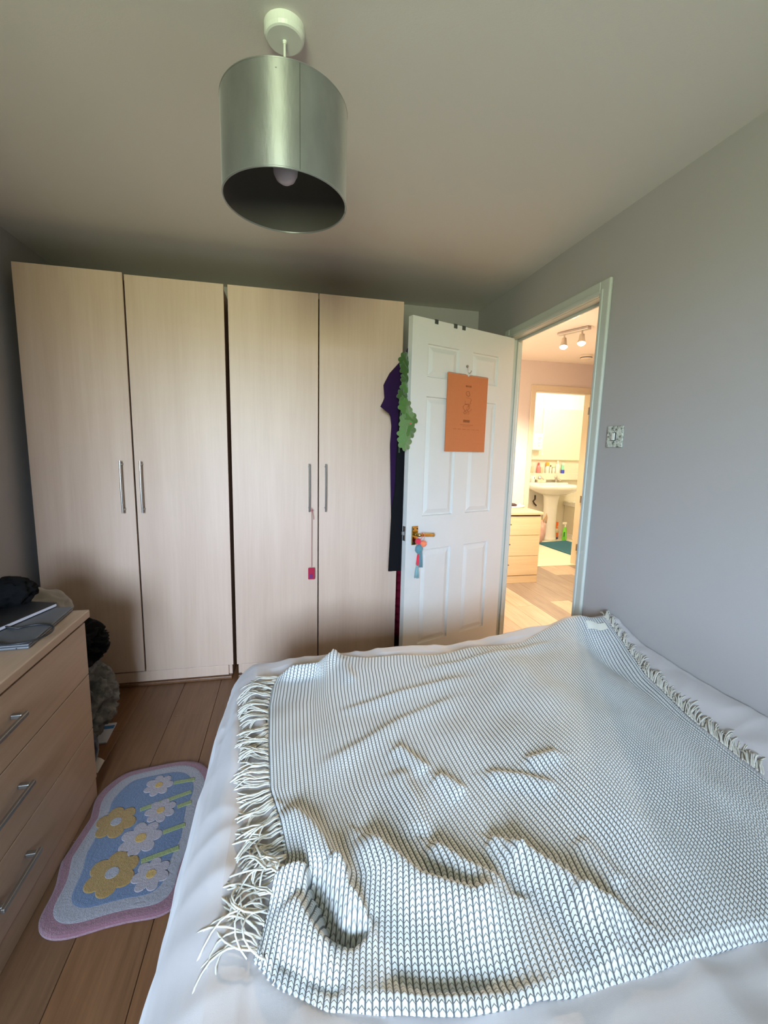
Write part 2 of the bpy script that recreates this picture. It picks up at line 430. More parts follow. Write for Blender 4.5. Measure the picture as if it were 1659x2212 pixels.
def build_wardrobe(x0, name, label, ajar, sides):
    w = .4659; t = thing(name, (x0 + w, .3, 0), label, 'wardrobe', 'pair of maple wardrobes')
    xa, xb = x0 + (.004 if ajar else .014), x0 + 2 * w - (.016 if ajar else .004)
    top, bot = 2.1211, .0788
    c = MB()
    c.box(xa, xa + .018, .022, .58, 0.0, top - .004); c.box(xb - .018, xb, .022, .58, 0, top - .004)
    c.box(xa + .018, xb - .018, .022, .58, top - .022, top - .004); c.box(xa + .018, xb - .018, .022, .58, .06, .078)
    c.box(xa + .018, xb - .018, .57, .58, .078, top - .022)
    c.make('body', M_MAPLE_Z, t)
    MB().box(xa + .018, xb - .018, .004, .024, .018, .076).make('plinth', M_MAPLE_Z, t, bevel=.002)
    MB().box(xa, xb, -.012, .022, 0, .016).make('base_strip', M_PLANK, t, bevel=.003)
    for i in (0, 1):
        a, b = x0 + i * w + .003, x0 + (i + 1) * w - .003
        if i == 0 and not ajar: a += .004
        if i == 1 and ajar: b -= .005
        if not ajar and i == 1: b += .002
        dz = .006 if (ajar and i == 0) else 0
        dy = -.006 if (ajar and i == 0) else 0
        d = MB().box(a, b, dy, .019 + dy, bot + dz, top + dz).make('door', M_MAPLE_Z, t, bevel=.0015, seg=2)
        hx = (b - .048) if i == 0 else (a + .036)
        h = MB(); z0, z1 = .962, 1.228; bow = .006
        pts = [(hx, dy - .034 - bow * math.sin(pi * k / 12), z0 + (z1 - z0) * k / 12) for k in range(13)]
        h.tube(pts, .0046, 10)
        h.cone((hx, dy, z0 + .018), (hx, dy - .034, z0 + .018), .0055, .0055, 10); h.cone((hx, dy, z1 - .018), (hx, dy - .034, z1 - .018), .0055, .0055, 10)
        tag(h.make('handle', M_STEEL, d, smooth=False), 'brushed steel bar handle')
    return t
build_wardrobe(-2.5691, 'wardrobe', 'maple two-door wardrobe against the left wall, nearest the chest of drawers', True, 0)
build_wardrobe(-2.5691 + 2 * .4659 + .004, 'wardrobe', 'maple two-door wardrobe beside the bedroom door, red charm on its handle', False, 0)

def chest(name, M, W, D, label, wx):
    """three-drawer chest; local x along width, front at y=0 facing -y"""
    loc = M @ Vector((0, 0, 0)); t = thing(name, loc, label, 'chest of drawers', 'maple chests of drawers')
    H = .728; hw = W / 2
    c = MB(M); c.box(-hw + .008, hw - .008, .02, D, .078, .70)
    c.make('body', wx['v'], t)
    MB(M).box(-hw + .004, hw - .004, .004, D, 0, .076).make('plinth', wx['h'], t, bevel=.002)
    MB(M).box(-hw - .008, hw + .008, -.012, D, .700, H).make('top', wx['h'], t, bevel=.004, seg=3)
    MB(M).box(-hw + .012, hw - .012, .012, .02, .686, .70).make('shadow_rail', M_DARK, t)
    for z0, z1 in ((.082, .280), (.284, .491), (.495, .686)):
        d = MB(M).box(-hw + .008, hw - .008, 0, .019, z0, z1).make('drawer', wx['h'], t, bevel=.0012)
        zm = z0 + (z1 - z0) * .60; h = MB(M)
        h.box(-.086, .086, -.034, -.025, zm - .006, zm + .006)
        h.box(-.080, -.066, -.026, 0, zm - .006, zm + .006); h.box(.066, .080, -.026, 0, zm - .006, zm + .006)
        tag(h.make('handle', M_STEEL, d, bevel=.002), 'brushed steel bar handle')
    return t
# bedroom chest: front faces +x
CHX, CHY = -2.04, -1.32
MC = Matrix(((0, -1, 0, CHX), (1, 0, 0, CHY), (0, 0, 1, 0), (0, 0, 0, 1)))
chest('chest_of_drawers', MC, 1.04, .48, 'maple three-drawer chest by the flowery rug with laptop on top', {'v': M_MAPLE_Z, 'h': M_MAPLE_Y_SHADED})
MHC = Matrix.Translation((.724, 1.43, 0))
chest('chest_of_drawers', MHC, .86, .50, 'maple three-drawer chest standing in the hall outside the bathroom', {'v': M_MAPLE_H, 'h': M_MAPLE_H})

# ------------------------------------------------------------------ ceiling pendant
def build_pendant():
    x, y = -1.3353, -1.2582
    t = thing('pendant_lamp', (x, y, CEIL), 'grey velvet drum pendant lamp hanging from bedroom ceiling', 'pendant lamp')
    wh = plain('white_plastic', (.72, .76, .68, 1), .4, var=.02)
    MB().lathe([(.0001, -.027), (.040, -.027), (.044, -.025), (.047, -.018), (.0475, 0)], (x, y, CEIL), 40).make('ceiling_rose', wh, t, smooth=False)
    MB().cone((x, y, CEIL - .026), (x, y, CEIL - .034), .005, .004, 12).make('cord_grip', wh, t)
    MB().cone((x, y, CEIL - .027), (x, y, 2.05), .0028, .0028, 10).make('cord', wh, t)
    # velvet shade: vertical nap, soft sheen
    s = NT('grey_velvet'); p = s.obj(); nz = s.noise(s.map(p, (60, 60, 14)), 3, 4); big = s.noise(s.map(p, (9, 9, 4)), 2, 3)
    col = s.mix(big, (.20, .21, .195, 1), (.38, .39, .365, 1))
    mv = s.bsdf(col, .50, s.bump(s.math('ADD', s.math('MULTIPLY', nz, .5), s.math('MULTIPLY', big, 1.2)), .10, .004), Sheen_Weight=.3, Sheen_Roughness=.4, Metallic=.7, Anisotropic=.85, Anisotropic_Rotation=.25)
    r, z0, z1 = .1495, 1.9175, 2.1242
    sh = MB().lathe([(r, z1), (r, z1 - .01), (r, (z0 + z1) / 2), (r, z0 + .01), (r, z0)], (x, y, 0), 96)
    sh.f = [f for f in sh.f if len(f) == 4]
    so = sh.make('lamp_shade', mv, t, smooth=True); tag(so, 'grey crushed velvet drum shade')
    lin = MB().lathe([(r - .0025, z0), (r - .0025, z1)], (x, y, 0), 96); lin.f = [f[::-1] for f in lin.f if len(f) == 4]
    ml = plain('dark_shade_lining', (.055, .048, .042, 1), .7)
    lin.make('lining', ml, so, smooth=True)
    for z in (z0, z1):
        rg = MB(); n = 96; rg.tube([(x + (r - .001) * math.cos(2 * pi * k / n), y + (r - .001) * math.sin(2 * pi * k / n), z) for k in range(n + 1)], .0022, 6)
        rg.make('rim', mv, so, smooth=True)
    # sewn seam
    a = math.radians(-78); MB().tube([(x + (r + .0003) * math.cos(a), y + (r + .0003) * math.sin(a), z) for z in (z0, z1)], .0006, 5).make('seam', ml, so)
    sp = MB()
    for k in range(3):
        a = 2 * pi * k / 3 + .4; sp.cone((x, y, 2.085), (x + r * math.cos(a), y + r * math.sin(a), 2.105), .0018, .0018, 6)
    sp.make('spider', M_STEEL, t)
    MB().cone((x, y, 2.09), (x, y, 2.02), .018, .02, 20).make('lamp_holder', wh, t, smooth=False)
    bm = plain('frosted_bulb_glass', (.62, .57, .58, 1), .35, var=.01)
    MB().lathe([(.0001, -.036), (.012, -.034), (.022, -.027), (.029, -.014), (.030, 0), (.027, .016), (.020, .030), (.014, .045), (.013, .055)], (x, y, 1.998), 28).make('bulb', bm, t, smooth=True)
build_pendant()

# ------------------------------------------------------------------ bed, duvet
FOOT = [(-1.52, .52), (-1.44, .554), (-1.2, .565), (-.94, .578), (-.74, .572), (-.5, .596), (-.44, .608), (-.29, .622), (-.23, .645), (-.17, .656), (-.12, .642), (0, .648)]
def duvet_top(x, y):
    xr = -.30 - .48 * sstep(-.95, -2.0, y); rl = .556 + .052 * sstep(-1.25, xr, x)
    base = rl - .085 * sstep(xr + .02, -.16, x) + .065 * sstep(-.20, -.03, x)
    k = math.exp(-((y + .95) / .14) ** 2) if y < -.95 else 1
    z = base * (1 - k) + interp(FOOT, x) * k
    n = noise.noise(Vector((x * 3.5, y * 3.5, 1.7))) * .007 + noise.noise(Vector((x * 9 + y * 3, y * 4, 5.2))) * .0035
    return z + n
EDGE = [(0, 0, 0), (.03, .001, .0), (.06, .030, .006), (.09, .056, .022), (.12, .074, .046), (.15, .086, .074), (.20, .097, .122), (.30, .110, .220), (.42, .135, .337), (.50, .155, .414)]
def edge_out(p):   # arc length beyond the edge start -> outward offset, drop
    if p <= 0: return 0, 0
    for (a, u, d), (b, v, e) in zip(EDGE, EDGE[1:]):
        if p <= b:
            k = (p - a) / (b - a); return u + (v - u) * k, d + (e - d) * k
    return EDGE[-1][1:]
def drop_at_x(x):
    o = -1.45 - x
    if o <= 0: return 0
    for (a, u, d), (b, v, e) in zip(EDGE, EDGE[1:]):
        if o <= v: return d + (e - d) * (o - u) / (v - u + 1e-9)
    return .42
def build_bed():
    b = thing('bed', (-.75, -1.95, 0), 'double bed pushed into the corner, hidden under cream bedding', 'bed')
    MB().box(-1.46, -.03, -2.98, -.98, 0.0, .30).make('divan_base', M_CREAM, b, bevel=.02)
    MB().box(-1.46, -.03, -2.98, -.98, .30, .52).make('mattress', M_CREAM, b, bevel=.04, seg=4)
    MB().box(-1.5, -.03, -3.045, -2.985, 0, .92).make('headboard', M_CREAM, b, bevel=.02)
    # duvet
    P0, P1 = -.5, 1.445; Q0, Q1 = -.36, 1.98
    nu, nv = 250, 290
    def fn(u, v):
        p = P0 + (P1 - P0) * u; q = Q0 + (Q1 - Q0) * v
        po, pd = edge_out(-p); qo, qd = edge_out(-q * 1.0)
        x = -1.45 + max(p, 0) - po; y = -.965 - max(q, 0) + qo * .55
        z = duvet_top(max(x, -1.52), min(y, -.95))
        hang = min(1, pd / .3)
        # drape folds on the hanging side
        wv = math.sin(y * 15 + 1.2 * math.sin(y * 5)) * .012 + math.sin(y * 31 + 2) * .005
        x -= wv * hang + .012 * hang
        x -= hang * .035 * sstep(-1.3, -2.0, y)
        wf = math.sin(x * 17) * .010; y += wf * min(1, qd / .2)
        # creases fanning out from the near-left corner of the foot
        dx, dy = x + 1.50, y + .97; r = math.hypot(dx, dy); an = math.atan2(dx, -dy + 1e-6)
        cr = math.sin(an * 34 + 2.0 * noise.noise(Vector((x * 4, y * 4, 0)))) * .010 * math.exp(-((an - .05) / .4) ** 2) * sstep(.05, .3, r) * (1 - .5 * sstep(.5, 1.0, r))
        if p > .05 and q > .05: z += min(0, folds(x, y)) - .004
        z -= math.hypot(pd, qd) if (pd > 0 and qd > 0) else max(pd, qd)
        n2 = (.5 - abs(noise.noise(Vector((x * 9, y * 4 + x * 4, 9))))) * .014 + (.5 - abs(noise.noise(Vector((x * 6 + y * 3, y * 12, 4))))) * .009
        z = max(z + cr + n2, .05)
        return (min(x, -.006), y, z)
    m = MB().grid(nu, nv, fn, flip=True)
    o = m.make('duvet', M_CREAM, None, smooth=True)
    mod = o.modifiers.new('thick', 'SOLIDIFY'); mod.thickness = .012; mod.offset = -1
    tag(o, 'crumpled cream duvet covering the double bed under the knitted blanket', 'duvet')

# ------------------------------------------------------------------ knitted blanket
def resample(poly, n):
    d = [0]
    for a, b in zip(poly, poly[1:]): d.append(d[-1] + math.hypot(b[0] - a[0], b[1] - a[1]))
    tx = list(zip(d, [p[0] for p in poly])); ty = list(zip(d, [p[1] for p in poly]))
    out = [(interp(tx, d[-1] * i / n), interp(ty, d[-1] * i / n)) for i in range(n + 1)]
    for _ in range(max(2, n // 60)):      # round the corners of the polyline
        out = [out[0]] + [((a[0] + 2 * b[0] + c[0]) / 4, (a[1] + 2 * b[1] + c[1]) / 4) for a, b, c in zip(out, out[1:], out[2:])] + [out[-1]]
    return out
B_LEFT = [(-1.392, -1.894), (-1.376, -1.834), (-1.345, -1.75), (-1.362, -1.663), (-1.384, -1.573), (-1.394, -1.413), (-1.399, -1.246), (-1.392, -1.14), (-1.372, -1.075)]
B_BOT = [(-1.392, -1.894), (-1.355, -1.932), (-1.286, -1.981), (-1.202, -2.010), (-1.108, -2.037), (-.989, -2.053), (-.849, -2.061), (-.627, -2.054), (-.40, -2.04), (-.19, -2.02)]
B_TOP = [(-1.372, -1.075), (-1.335, -1.045), (-1.281, -1.065), (-1.236, -1.060), (-1.19, -.985), (-1.15, -.985), (-1.052, -1.025), (-.8, -1.05), (-.625, -1.035), (-.478, -1.05), (-.297, -.975), (-.205, -.962), (-.051, -.965)]
B_RIGHT = [(-.19, -2.02), (-.173, -1.709), (-.158, -1.49), (-.12, -1.277), (-.074, -1.115), (-.051, -.965)]
# ridges (+) and troughs (-): polyline, height, half width
FOLDS = [
    ([(-1.345, -1.64), (-1.30, -1.705), (-1.262, -1.785), (-1.236, -1.84)], .026, .028),
    ([(-1.20, -1.74), (-1.165, -1.80), (-1.125, -1.865), (-1.05, -1.92), (-1.00, -1.925)], .034, .026),
    ([(-1.082, -1.79), (-1.042, -1.855), (-.99, -1.91)], .024, .020),
    ([(-.95, -1.835), (-.905, -1.915), (-.88, -1.965), (-.83, -2.0)], .030, .021),
    ([(-.885, -1.95), (-.88, -2.0), (-.88, -2.045)], .014, .02),
    ([(-1.22, -1.985), (-1.15, -2.012), (-1.06, -2.035), (-.98, -2.05)], .012, .018),
    ([(-1.209, -1.955), (-1.147, -1.985), (-1.076, -2.003), (-1.008, -2.02)], -.011, .030),
    ([(-1.305, -1.785), (-1.279, -1.831), (-1.264, -1.882), (-1.242, -1.896), (-1.217, -1.887)], -.052, .015),
    ([(-1.364, -1.897), (-1.317, -1.934), (-1.261, -1.967)], -.016, .016),
    ([(-1.085, -1.58), (-1.08, -1.68), (-1.085, -1.77)], .014, .028),
    ([(-1.075, -1.50), (-1.022, -1.605)], .014, .020),
    ([(-1.01, -1.625), (-.968, -1.69)], .013, .019),
    ([(-.81, -1.66), (-.73, -1.668)], .012, .018),
    ([(-.91, -1.655), (-.84, -1.70), (-.79, -1.75)], .011, .018),
    ([(-.97, -1.81), (-.93, -1.87)], .013, .018),
    ([(-1.19, -1.315), (-1.0, -1.27), (-.78, -1.245)], .009, .020),
    ([(-1.259, -1.53), (-1.036, -1.40), (-.856, -1.345)], .009, .022),
    ([(-.82, -1.86), (-.80, -1.955)], .009, .02),
    ([(-1.377, -1.80), (-1.332, -1.795), (-1.30, -1.795)], .030, .016),
    ([(-1.262, -1.79), (-1.243, -1.85), (-1.215, -1.90)], .026, .016),
    ([(-1.335, -1.83), (-1.31, -1.88), (-1.285, -1.925)], .022, .02),
    ([(-1.36, -1.09), (-1.30, -1.085), (-1.24, -1.09), (-1.19, -1.03), (-1.17, -.99)], .036, .015),
    ([(-1.15, -1.02), (-1.15, -1.10), (-1.13, -1.18)], .010, .022),
    ([(-.9, -1.16), (-.6, -1.14), (-.35, -1.10)], .008, .02),
    ([(-.62, -1.15), (-.60, -1.40), (-.66, -1.70), (-.74, -1.95)], .016, .10),
]
def seg_d(px, py, ax, ay, bx, by):
    vx, vy = bx - ax, by - ay; t = max(0, min(1, ((px - ax) * vx + (py - ay) * vy) / (vx * vx + vy * vy)))
    return math.hypot(px - ax - t * vx, py - ay - t * vy), t, vx * (py - ay) - vy * (px - ax)
FB = [(min(p[0] for p in pl) - 3 * w, max(p[0] for p in pl) + 3 * w, min(p[1] for p in pl) - 3 * w, max(p[1] for p in pl) + 3 * w) for pl, h, w in FOLDS]
def folds(x, y):
    z = 0
    for (pl, h, w), bb in zip(FOLDS, FB):
        if x < bb[0] or x > bb[1] or y < bb[2] or y > bb[3]: continue
        n = len(pl) - 1; best = 9; al = 0; sd = 0
        for i in range(n):
            d, t, cr = seg_d(x, y, *pl[i], *pl[i + 1])
            if d < best: best = d; al = (i + t) / n; sd = cr
        fade = sstep(0, .25, al + .08) * sstep(0, .25, 1.08 - al)
        if h > 0: w = w * .72 if sd > 0 else w * 1.45       # steep on the side turned from the window
        z += h * math.exp(-(best / w) ** 2) * fade
    return z
build_bed()
def blanket_z(x, y):
    n = noise.noise(Vector((x * 4.2 + y * 2, y * 4.2, 3.3))) * .010 + noise.noise(Vector((x * 10 - y * 5, y * 8, 8.1))) * .004
    return duvet_top(x, y) + .013 + folds(x, y) + n
RIB, ROW = .0108, .0072
def build_blanket():
    nu, nv = 500, 220
    L, R = resample(B_LEFT, nv), resample(B_RIGHT, nv); Bt, Tp = resample(B_BOT, nu), resample(B_TOP, nu)
    c00, c10, c01, c11 = Bt[0], Bt[-1], Tp[0], Tp[-1]
    SL, TL = 1.36, 1.06
    vs = []; uv = []
    for j in range(nv + 1):
        v = j / nv
        for i in range(nu + 1):
            u = i / nu
            q = [(1 - v) * Bt[i][k] + v * Tp[i][k] + (1 - u) * L[j][k] + u * R[j][k] - ((1 - u) * (1 - v) * c00[k] + u * (1 - v) * c10[k] + (1 - u) * v * c01[k] + u * v * c11[k]) for k in (0, 1)]
            s, t = u * SL, v * TL
            rib = abs(math.sin(pi * s / RIB)); st = 0
            z = blanket_z(*q) + .0034 * rib
            e = min(t, TL - t, s, SL - s)
            z -= .010 * (1 - sstep(0, .02, e))
            vs.append((q[0], q[1], z)); uv.append((s, t))
    fs = [(j * (nu + 1) + i, j * (nu + 1) + i + 1, (j + 1) * (nu + 1) + i + 1, (j + 1) * (nu + 1) + i) for j in range(nv) for i in range(nu)]
    m = MB(); m.v = [Vector(v) for v in vs]; m.f = fs
    t = NT('chunky_grey_knit'); uvn = t.n('TexCoord').outputs['UV']; sp = t.n('SeparateXYZ', {0: uvn})
    su = t.math('DIVIDE', sp.outputs[0], RIB); fu = t.math('FRACT', su); iu = t.math('FLOOR', su)
    par = t.math('MULTIPLY', t.n('TexWhiteNoise', {'W': iu}, noise_dimensions='1D').outputs['Value'], .35)
    tv = t.math('ADD', t.math('DIVIDE', sp.outputs[1], ROW), par)
    du = t.math('ABSOLUTE', t.math('SUBTRACT', fu, .5))                       # 0 mid rib, .5 at groove
    tv2 = t.math('ADD', tv, t.math('MULTIPLY', du, .8)); fv = t.math('FRACT', tv2)
    dv = t.math('ABSOLUTE', t.math('SUBTRACT', fv, .5))
    nz = t.noise(t.map(uvn, (1, 1, 1)), 900, 2)
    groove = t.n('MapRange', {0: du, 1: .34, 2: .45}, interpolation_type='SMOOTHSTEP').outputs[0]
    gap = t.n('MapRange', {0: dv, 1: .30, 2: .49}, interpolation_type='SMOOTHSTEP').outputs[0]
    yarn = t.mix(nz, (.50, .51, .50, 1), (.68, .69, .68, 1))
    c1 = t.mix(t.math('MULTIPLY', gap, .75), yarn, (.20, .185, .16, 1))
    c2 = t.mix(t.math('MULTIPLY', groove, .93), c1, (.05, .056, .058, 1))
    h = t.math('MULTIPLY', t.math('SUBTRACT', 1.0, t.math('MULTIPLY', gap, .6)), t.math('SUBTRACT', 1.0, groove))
    mk = t.bsdf(c2, .95, t.bump(h, .7, .003), Sheen_Weight=.15)
    b = m.make('blanket', mk, None, smooth=True, uv=uv)
    md = b.modifiers.new('thick', 'SOLIDIFY'); md.thickness = .008; md.offset = -1
    tag(b, 'chunky grey and cream knitted throw with tasselled ends spread over the bed', 'blanket')
    # tassels: bundles of cream yarn knotted along both ends
    my = fabric('cream_tassel_yarn', (.52, .49, .42, 1), 1500, var=.08, sheen=.2, bump=.2)
    rnd = random.Random(3)
    def surf(x, y): return duvet_top(x, y) - drop_at_x(x) + .006
    for side, edge, n in (('l', L, 46), ('r', R, 84)):
        for k in range(n):
            j = min(nv, int((k + .5) / n * nv)); x, y = edge[j]
            if side == 'r' and y < -1.72: continue
            corner = side == 'l' and y < -1.74
            tm = MB(); wild = 2.2 if corner else 1.0
            base = (pi if side == 'l' else .75) + rnd.uniform(-.35, .35) * (wild if side == 'l' else .6)
            if side == 'l': base += .35 * math.sin(y * 22)
            if corner: base -= .1
            ln = rnd.uniform(.075, .105) * (1.15 if corner else 1) * (1 if side == 'l' else .60)
            lift = rnd.uniform(.0, .02) * (1.6 if corner else 1)
            for q in range(5):
                a = base + rnd.uniform(-.13, .13) * wild; cv = rnd.uniform(-2.0, 2.0) * (wild if side == 'l' else .5); l2 = ln * rnd.uniform(.85, 1.1)
                px, py = x + (.004 if side == 'l' else -.004), y + rnd.uniform(-.005, .005); pts = []
                for i in range(9):
                    tt = i / 8
                    z0 = blanket_z(x, y) * (1 - sstep(0, .35, tt)) + surf(px, py) * sstep(0, .35, tt)
                    pts.append((min(px, -.012), py, z0 - .002 + lift * math.sin(pi * tt) + .0015 * q / 5 + rnd.uniform(0, .0015)))
                    aa = a + cv * (tt - .15) ; px += math.cos(aa) * l2 / 8; py += math.sin(aa) * l2 / 8
                tm.tube(pts, .0016, 5)
            tm.make('tassel', my, b, smooth=True)
    # sewn care label near the far wall-side corner
    lb = MB(); cx, cy = -.135, -1.03
    lb.grid(10, 4, lambda u, v: (cx + .075 * (u - .5) + .01 * (v - .5), cy + .03 * (v - .5) - .02 * (u - .5), blanket_z(cx + .075 * (u - .5), cy + .03 * (v - .5)) + .008 + .003 * math.sin(u * 7)))
    lb.make('care_label', plain('translucent_label', (.62, .60, .52, 1), .4), b, smooth=True)
build_blanket()

# ------------------------------------------------------------------ rug
def build_rug():
    def pile(name, c):
        t = NT(name); p = t.pos(); nz = t.noise(p, 420, 3, .7); b2 = t.noise(p, 120, 2)
        col = t.mix(nz, tuple(x * .72 for x in c[:3]) + (1,), tuple(min(1, x * 1.15) for x in c[:3]) + (1,))
        return t.bsdf(col, 1.0, t.bump(t.math('ADD', nz, b2), .9, .004), Sheen_Weight=.3)
    pink, white, blue = pile('pink_pile', (.20, .08, .105, 1)), pile('white_pile', (.25, .235, .255, 1)), pile('blue_pile', (.07, .112, .20, 1))
    yel, grn, wfl, org = pile('yellow_pile', (.26, .14, .014, 1)), pile('green_pile', (.20, .235, .07, 1)), pile('pale_petal_pile', (.29, .245, .26, 1)), pile('orange_pile', (.40, .23, .04, 1))
    cx, cy, a, b = -1.833, -1.005, .198, .318
    r = thing('rug', (cx, cy, 0), 'small blue tufted rug with daisies and wavy pink border', 'rug')
    ang = math.radians(0)
    def outline(sx, sy, wav, n=160):
        pts = []
        for i in range(n):
            t = 2 * pi * i / n; c, s = math.cos(t), math.sin(t)
            e = .42; x = sx * math.copysign(abs(c) ** e, c); y = sy * math.copysign(abs(s) ** e, s)
            k = wav * (math.sin(y / sy * pi * 2.6) * (abs(c) ** .6) * math.copysign(1, c) * -1 * .8) ; k2 = wav * math.sin(x / sx * pi * 1.3 + .6) * (abs(s) ** .6) * .6
            pts.append((cx + (x + k) * math.cos(ang) - (y + k2) * math.sin(ang), cy + (x + k) * math.sin(ang) + (y + k2) * math.cos(ang)))
        return pts
    def slab(pts, z0, z1, name, mat, par, rd=.006):
        m = MB(); n = len(pts); mx = sum(p[0] for p in pts) / n; my = sum(p[1] for p in pts) / n; vs = []; lev = [(1, z0), (1.0, z1 - rd), (.985, z1 - rd * .3), (.96, z1)]
        for k, z in lev: vs += [(mx + (x - mx) * k, my + (y - my) * k, z) for x, y in pts]
        fs = [(l * n + i, l * n + (i + 1) % n, (l + 1) * n + (i + 1) % n, (l + 1) * n + i) for l in range(3) for i in range(n)] + [tuple(range(3 * n, 4 * n))]
        m.add(vs, fs); return m.make(name, mat, par, smooth=False)
    slab(outline(a, b, .013), 0.001, .014, 'pink_border', pink, r)
    slab(outline(a - .026, b - .026, .012), .004, .0155, 'white_border', white, r, .003)
    slab(outline(a - .062, b - .062, .008), .006, .0165, 'blue_field', blue, r, .002)
    def flower(x, y, rad, n, mat, cmat, phase, depth=.28):
        pts = []
        for i in range(96):
            t = 2 * pi * i / 96; k = 1 - depth * (1 - abs(math.cos(n * (t + phase) / 2)) ** .7)
            pts.append((x + rad * k * math.cos(t), y + rad * k * math.sin(t) * 1.05))
        f = slab(pts, .008, .0185, 'flower', mat, r, .002)
        slab([(x + rad * .26 * math.cos(2 * pi * i / 24), y + rad * .26 * math.sin(2 * pi * i / 24)) for i in range(24)], .01, .0198, 'flower_centre', cmat, f, .001)
    for i, (x, y, rad) in enumerate([(-1.828, -.813, .052), (-1.789, -.941, .052), (-1.822, -1.05, .066), (-1.752, -1.191, .055)]): flower(x, y, rad, 7, wfl, org, i * .4, .34)
    flower(-1.925, -.965, .066, 6, yel, white, .2); flower(-1.868, -1.165, .074, 6, yel, white, .5)
    for p, q in (((-1.775, -.81), (-1.70, -.805)), ((-1.862, -.925), (-1.70, -.868)), ((-1.735, -.935), (-1.69, -.92)), ((-1.756, -1.04), (-1.69, -1.02)), ((-1.795, -1.14), (-1.69, -1.11))):
        dx, dy = q[0] - p[0], q[1] - p[1]; l = math.hypot(dx, dy); nx, ny = -dy / l * .0085, dx / l * .0085
        slab([(p[0] - nx, p[1] - ny), (q[0] - nx, q[1] - ny), (q[0] + nx, q[1] + ny), (p[0] + nx, p[1] + ny)], .008, .018, 'stem', grn, r, .002)
build_rug()

